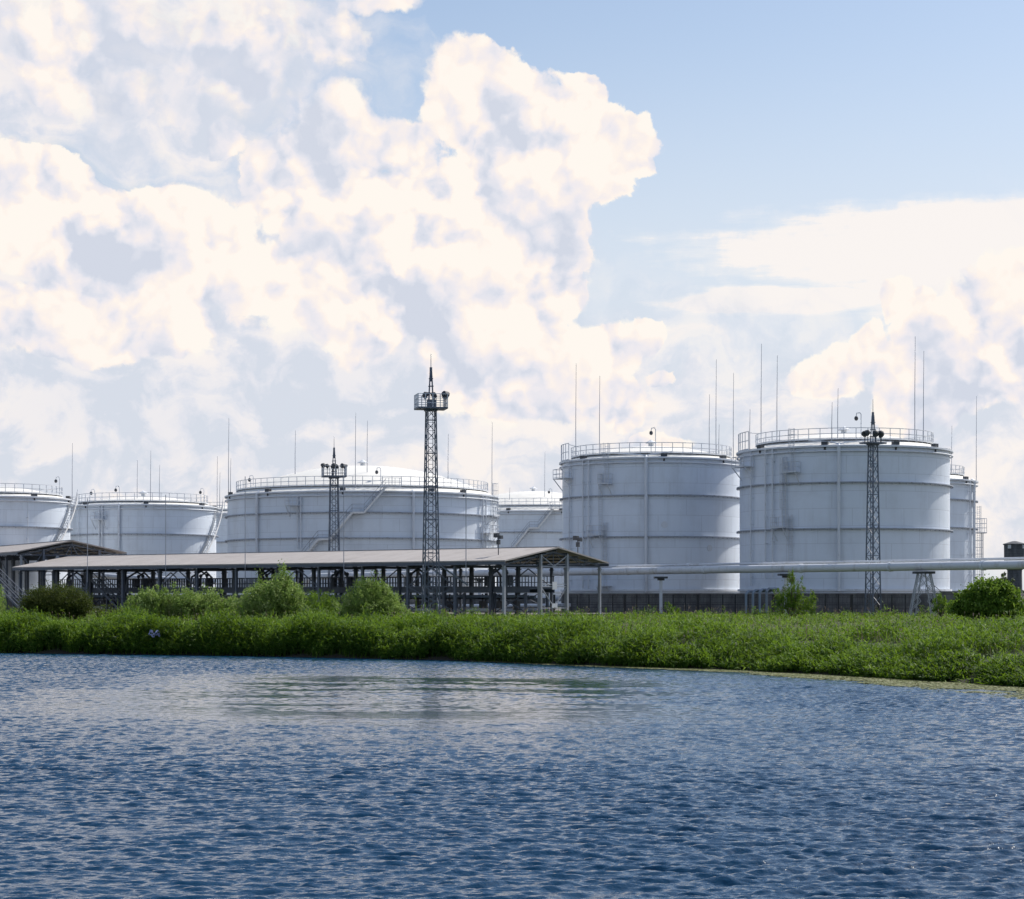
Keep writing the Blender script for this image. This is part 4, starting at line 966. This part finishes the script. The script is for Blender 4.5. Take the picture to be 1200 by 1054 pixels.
# scattered taller stems that break the top line
tl = rng.random(n) < .05*(1+tone); k_ = tl.sum(); dt_ = d[tl]+rng.normal(0, .12, (k_,3)); dt_ /= np.linalg.norm(dt_, axis=1, keepdims=True)
bt = np.stack([x_, y_, gz_], 1)[tl]; ht_ = (top*rng.uniform(1.15, 1.55, n))[tl]+.25
push(*blades(bt, dt_, ht_, rng.uniform(.03, .05, k_), rng.uniform(.05, .3, k_), rng.uniform(.2, .8, k_)))
for kk in range(4): push(*blades(bt+dt_*(ht_*rng.uniform(.55, .95, k_))[:,None], (lambda q: q/np.linalg.norm(q, axis=1, keepdims=True))(rng.normal(0, .7, (k_,3))+np.array([0,0,.8])), rng.uniform(.3, .55, k_), rng.uniform(.04, .07, k_), rng.uniform(.2, .7, k_), rng.uniform(.3, 1, k_)))
# arching leaves up each stem
for k in range(3):
    f = rng.uniform(.30, 1.0, n)**.7; b0 = np.stack([x_, y_, gz_], 1)+d*(top*f)[:,None]+rng.normal(0, .06, (n,3))
    az_ = rng.uniform(0, 2*PI, n); elv = rng.uniform(.25, 1.15, n); dd = np.stack([np.cos(az_)*np.cos(elv), np.sin(az_)*np.cos(elv), np.sin(elv)], 1)
    push(*blades(b0, dd, rng.uniform(.30, .66, n), rng.uniform(.045, .088, n), rng.uniform(.25, .9, n), np.clip(rng.normal(.36, .22, n)+.45*(rng.random(n) < .10)+.35*(patch_-.5), 0, 1)))
# broad leaves near the outside of each clump, thickest towards the left
n2_ = 150000; w = rng.integers(0, n, n2_); w = w[rng.random(n2_) < (1-.75*rightness(x_[w]))]; m2_ = len(w)
pc = np.stack([x_[w], y_[w], gz_[w]+top[w]*rng.uniform(.35, 1.04, m2_)], 1)+rng.normal(0, .10, (m2_,3))
v, q, a = leaf_quads(pc, rng.uniform(.10, .24, m2_), np.clip(rng.normal(.4, .25, m2_)+.4*(rng.random(m2_) < .12)+.3*(patch_[w]-.5), 0, 1), flat=1.2, asp=.42); push(v, q, None, a)
reeds = np_mesh('reed_bed', np.concatenate(V_), np.concatenate(T_), M['reed'], quads=np.concatenate(Q_), var=np.concatenate(A_)); tag(reeds, 'dense green reeds and tall grass covering the river bank', 'reeds', kind='stuff')

# dry seed heads scattered along the top of the bank
n = 5200; x_, y_ = scatter(n); s_ = shore_dist(x_, y_); k = (s_ > 6) & (y_ < 240) & ~((x_ < -3) & (y_ > 199-.82*(x_+.8))); x_, y_ = x_[k], y_[k]; n = len(x_)
V_, Q_, T_, A_ = [], [], [], []; off = 0
hh = rng.uniform(.8, 1.35, n); base = np.stack([x_, y_, ground_z(x_, y_)], 1); an = rng.normal(0, .12, (n,2)); d = np.stack([an[:,0], an[:,1], np.ones(n)], 1); d /= np.linalg.norm(d, axis=1, keepdims=True)
push(*blades(base, d, hh, np.full(n, .022), np.full(n, .05), rng.uniform(0, .5, n)))
push(*blades(base+d*(hh*.86)[:,None], d, rng.uniform(.14,.30,n), rng.uniform(.05,.09,n), np.full(n, .5), rng.uniform(.2, 1, n)))
sd_h = np_mesh('dry_grass_stalks', np.concatenate(V_), np.concatenate(T_), M['pinkw'], quads=np.concatenate(Q_), var=np.concatenate(A_)); tag(sd_h, 'thin dry seed stalks rising above the green bank grass', 'grass', kind='stuff')

# floating weed fringe along the right part of the waterline
n = 90000; px = rng.uniform(560, 1500, n); u = (px-600)/F; D = np.full(n, 140.0)
for _ in range(40): D = .5*D+.5*np.interp(u*D, SH[:,0], SH[:,1])
wid = np.interp(px, [560, 700, 860, 1000, 1200, 1500], [.15, .8, 2.6, 4.0, 5.6, 6.5])
q = rng.random(n)**1.25; slope = np.gradient(SH[:,1], SH[:,0]); sl = np.interp(u*D, SH[:,0], slope)
D2 = D-q*wid*np.sqrt(1+sl*sl)+.4; xx = u*D2+rng.normal(0, .25, n); yy = D2+rng.normal(0, .3, n)
k = (wob(xx, yy, .8, 3)+.8*wob(xx, yy, 2.4, 5)+.5*wob(xx, yy, .35, 8)+rng.normal(0, .35, n) > -1.15+1.3*q) & (shore_dist(xx, yy) < .6)
xx, yy = xx[k], yy[k]; n = len(xx); sz = rng.uniform(.05, .16, n); a0 = rng.uniform(0, 2*PI, n)
zz = .012+rng.random(n)*.02
v = np.stack([np.stack([xx+sz*np.cos(a0+j*PI/2)*(1 if j % 2 else .75), yy+sz*np.sin(a0+j*PI/2), zz+rng.normal(0,.008,n)], 1) for j in range(4)], 1).reshape(-1,3)
weed = np_mesh('floating_weed', v, None, M['weed'], quads=np.arange(n)[:,None]*4+np.arange(4), var=np.repeat(rng.random(n), 4)); tag(weed, 'pale yellow green floating weed along the right waterline', 'water plants', kind='stuff')

def shrub(name, label, cat, px, D, blobs, mat, nleaf, size, group=None, stems=6, tips=None, up=.5, asp=.42, zb=None, ir=1.0):
    # blobs: photo (px, py, rx_px, ry_px) ellipses describing the outline; depth is the mean of the radii
    X0 = (px-600)/F*D; z0 = float(ground_z(np.array([X0]), np.array([D]))[0]) if zb is None else zb
    t = thing(name, label, cat, (X0, D, z0-.05), group=group); k = D/F
    P, B = [], []
    tot = sum((b[2]*b[3])**.9 for b in blobs)
    for b in blobs:
        m_ = int(nleaf*((b[2]*b[3])**.9)/tot); c = np.array([(b[0]-600)*k-X0, (b[4] if len(b) > 4 else 0), CAMZ-(b[1]-HY)*k-z0]); rx, rz = b[2]*k, b[3]*k; ry = (rx+rz)/2
        # sprays: twig clusters gathered near the surface
        ns = max(14, int(m_/38)); dv = rng.normal(0, 1, (ns,3)); dv /= np.linalg.norm(dv, axis=1, keepdims=True)
        rad = rng.uniform(.35, 1.0, ns)**.6*(1+.20*ir*rng.normal(0, 1, ns)); dv[:,2] *= 1+.3*ir*(dv[:,2] > 0); cc = c+dv*np.array([rx,ry,rz])*rad[:,None]
        w = rng.integers(0, ns, m_); sc = np.array([rx,ry,rz])*.12*np.array([.8,.8,1.5])*rng.uniform(.5,1.4,(ns,1))[w]
        p = cc[w]+rng.normal(0, 1, (m_,3))*sc+dv[w]*np.array([rx,ry,rz])*.10*rng.random((m_,1)); P.append(p); B.append(np.clip(.5+.32*rng.normal(0,1,ns), 0, 1)[w]*.7+.3*rng.random(m_))
    P = np.concatenate(P); B = np.concatenate(B); ok = P[:,2] > .05; P, B = P[ok], B[ok]
    v, q, a = leaf_quads(P, rng.uniform(.7, 1.35, len(P))*size, B, flat=1+up, asp=asp)
    o = np_mesh('foliage', v, None, mat, t, var=a, quads=q)
    mb = MB()
    for i in range(stems):
        b = blobs[i % len(blobs)]; e = Vector(((b[0]+random.uniform(-.5,.5)*b[2]-600)*k-X0, random.uniform(-.4,.4)*b[2]*k, (HY-b[1]+b[3]*.4)*k+CAMZ-z0))
        s0 = Vector((random.uniform(-.25,.25)*max(.5, b[2]*k), random.uniform(-.2,.2), -.2)); mid_ = s0.lerp(e, .5)+Vector((random.uniform(-.2,.2), random.uniform(-.2,.2), .1)); 
        mb.tube([s0, mid_, e], .06, 5, r2=.015)
    mb.build('stems', M['bark'], t)
    if tips:
        n = tips; bi = rng.integers(0, len(blobs), n); P2 = []
        for i in range(n):
            b = blobs[bi[i]]; a_ = rng.uniform(.15, PI-.15); P2.append([(b[0]-600+b[2]*math.cos(a_)*.98)*k-X0, rng.normal(0, b[2]*k*.4), (HY-b[1]+b[3]*math.sin(a_)*1.02)*k+CAMZ-z0])
        P2 = np.array(P2); cl = np.repeat(P2, 9, 0)+rng.normal(0, .09, (n*9,3)); v, q, a = leaf_quads(cl, rng.uniform(.06,.12,n*9), rng.random(n*9), asp=.6)
        np_mesh('seed_heads', v, None, M['pinkw'], t, var=a, quads=q)
    return t
shrub('shrub', 'rounded dense dark green bush at the left, in front of the canopy posts', 'bush', 66, 196, [(65,704,36,17),(50,707,25,14),(84,708,22,14),(66,713,40,12)], M['bushd'], 38000, .16, ir=.25)
shrub('shrub', 'very small low dark bush just right of the rounded dark bush', 'bush', 125, 193, [(125,719,16,7),(136,720,11,6)], M['bushd'], 3500, .12)
shrub('weed_clump', 'leafy weeds cut by the left edge of the picture', 'plant', 2, 194, [(-2,706,8,16),(-8,712,14,14)], M['willow'], 3500, .15)
G_ = 'pale green willow shrubs before the long canopy'
shrub('willow_shrub', 'low pale willow shrub right of the small low bush, leftmost of the willows', 'shrub', 178, 193, [(170,711,20,16),(160,716,16,10),(186,706,14,12)], M['willow'], 12000, .20, G_, 7, 14)
shrub('willow_shrub', 'low broad pale willow shrub between the leftmost willow and the tall willow', 'shrub', 232, 194, [(218,708,24,14),(244,711,22,13),(268,713,18,11),(206,714,20,12)], M['willow'], 19000, .20, G_, 9, 34)
shrub('willow_shrub', 'tallest pale willow shrub, with a pointed top against the posts', 'shrub', 322, 192, [(330,695,16,19),(318,702,24,19),(300,708,22,17),(344,706,16,15),(334,683,9,9),(312,714,34,12)], M['willow'], 26000, .20, G_, 10, 26)
shrub('willow_shrub', 'small low willow shrub just right of the tallest willow', 'shrub', 377, 193, [(373,711,20,13),(388,714,14,10)], M['bushb'], 8000, .15, G_, 6)
shrub('willow_shrub', 'rounded pale green shrub left of the tallest floodlight mast', 'shrub', 435, 190, [(435,702,20,18),(424,710,24,15),(449,711,21,15),(433,690,11,9),(437,717,36,12)], M['willow'], 30000, .20, G_, 10, 8)
shrub('tall_weeds', 'tall leafy weeds with pale flower heads in front of the rightmost tall tank', 'plant', 932, 199, [(930,696,12,17),(920,704,14,13),(944,703,13,13),(928,684,7,9),(934,712,24,8)], M['bushb'], 7000, .17, None, 12, 60)
shrub('shrub', 'rounded bright green broad-leaved bush at the right edge, before the water tower', 'bush', 1160, 172, [(1160,700,31,17),(1140,704,21,13),(1180,702,18,14),(1166,690,17,9),(1160,709,46,10),(1160,714,44,9)], M['bushb'], 24000, .22, None, 10, asp=.62, ir=.6)
shrub('shrub', 'small bright green bush at the foot of the pipe trestle', 'bush', 1101, 196, [(1101,706,8,9),(1105,712,12,7)], M['bushb'], 2500, .16)
shrub('weed_plant', 'small leafy weed poking above the grass before the low concrete wall', 'plant', 785, 205, [(785,713,6,5),(790,716,8,4)], M['bushb'], 900, .15)
dt = shrub('dark_tree', 'dark tree top far behind the bright bush, left of the water tower', 'tree', 1173, 420, [(1173,682,9,6),(1168,688,12,8),(1181,689,10,8),(1173,694,16,7)], M['fir'], 5000, .45, None, 5, zb=2.6)
# far tree belt on the horizon: uncountable
n = 60000; tx = rng.uniform(-620, 620, n); ty = 1150+rng.normal(0, 14, n); hgt = 5.5+2.2*wob(tx, ty*0, 17, 2)+1.6*wob(tx, ty*0, 6, 5); tz = 2.3+np.abs(hgt)*rng.random(n)**.7
v, q, a = leaf_quads(np.stack([tx, ty, tz], 1), rng.uniform(.9, 1.9, n), rng.random(n), asp=.8)
fw = np_mesh('distant_woodland', v, None, M['fir'], quads=q, var=a); tag(fw, 'low dark line of distant woodland on the horizon', 'woodland', kind='stuff')
# litter caught in the reeds at the left
c = at(181, 743, 173.0); lt_ = thing('plastic_litter', 'crumpled pale lilac plastic caught in the reeds at the left', 'litter', c)
vs = []; fs = []
for i in range(9):
    for j in range(5): vs.append((.12*(i-4)+random.uniform(-.05,.05), random.uniform(-.12,.12), .11*(j-2)+.14*math.sin(i*1.3)+random.uniform(-.05,.05)))
fs = [(i*5+j, i*5+5+j, i*5+6+j, i*5+1+j) for i in range(8) for j in range(4) if (i*3+j*5) % 4]
MB().raw(vs, fs).build('crumpled_sheet', M['litter'], lt_)
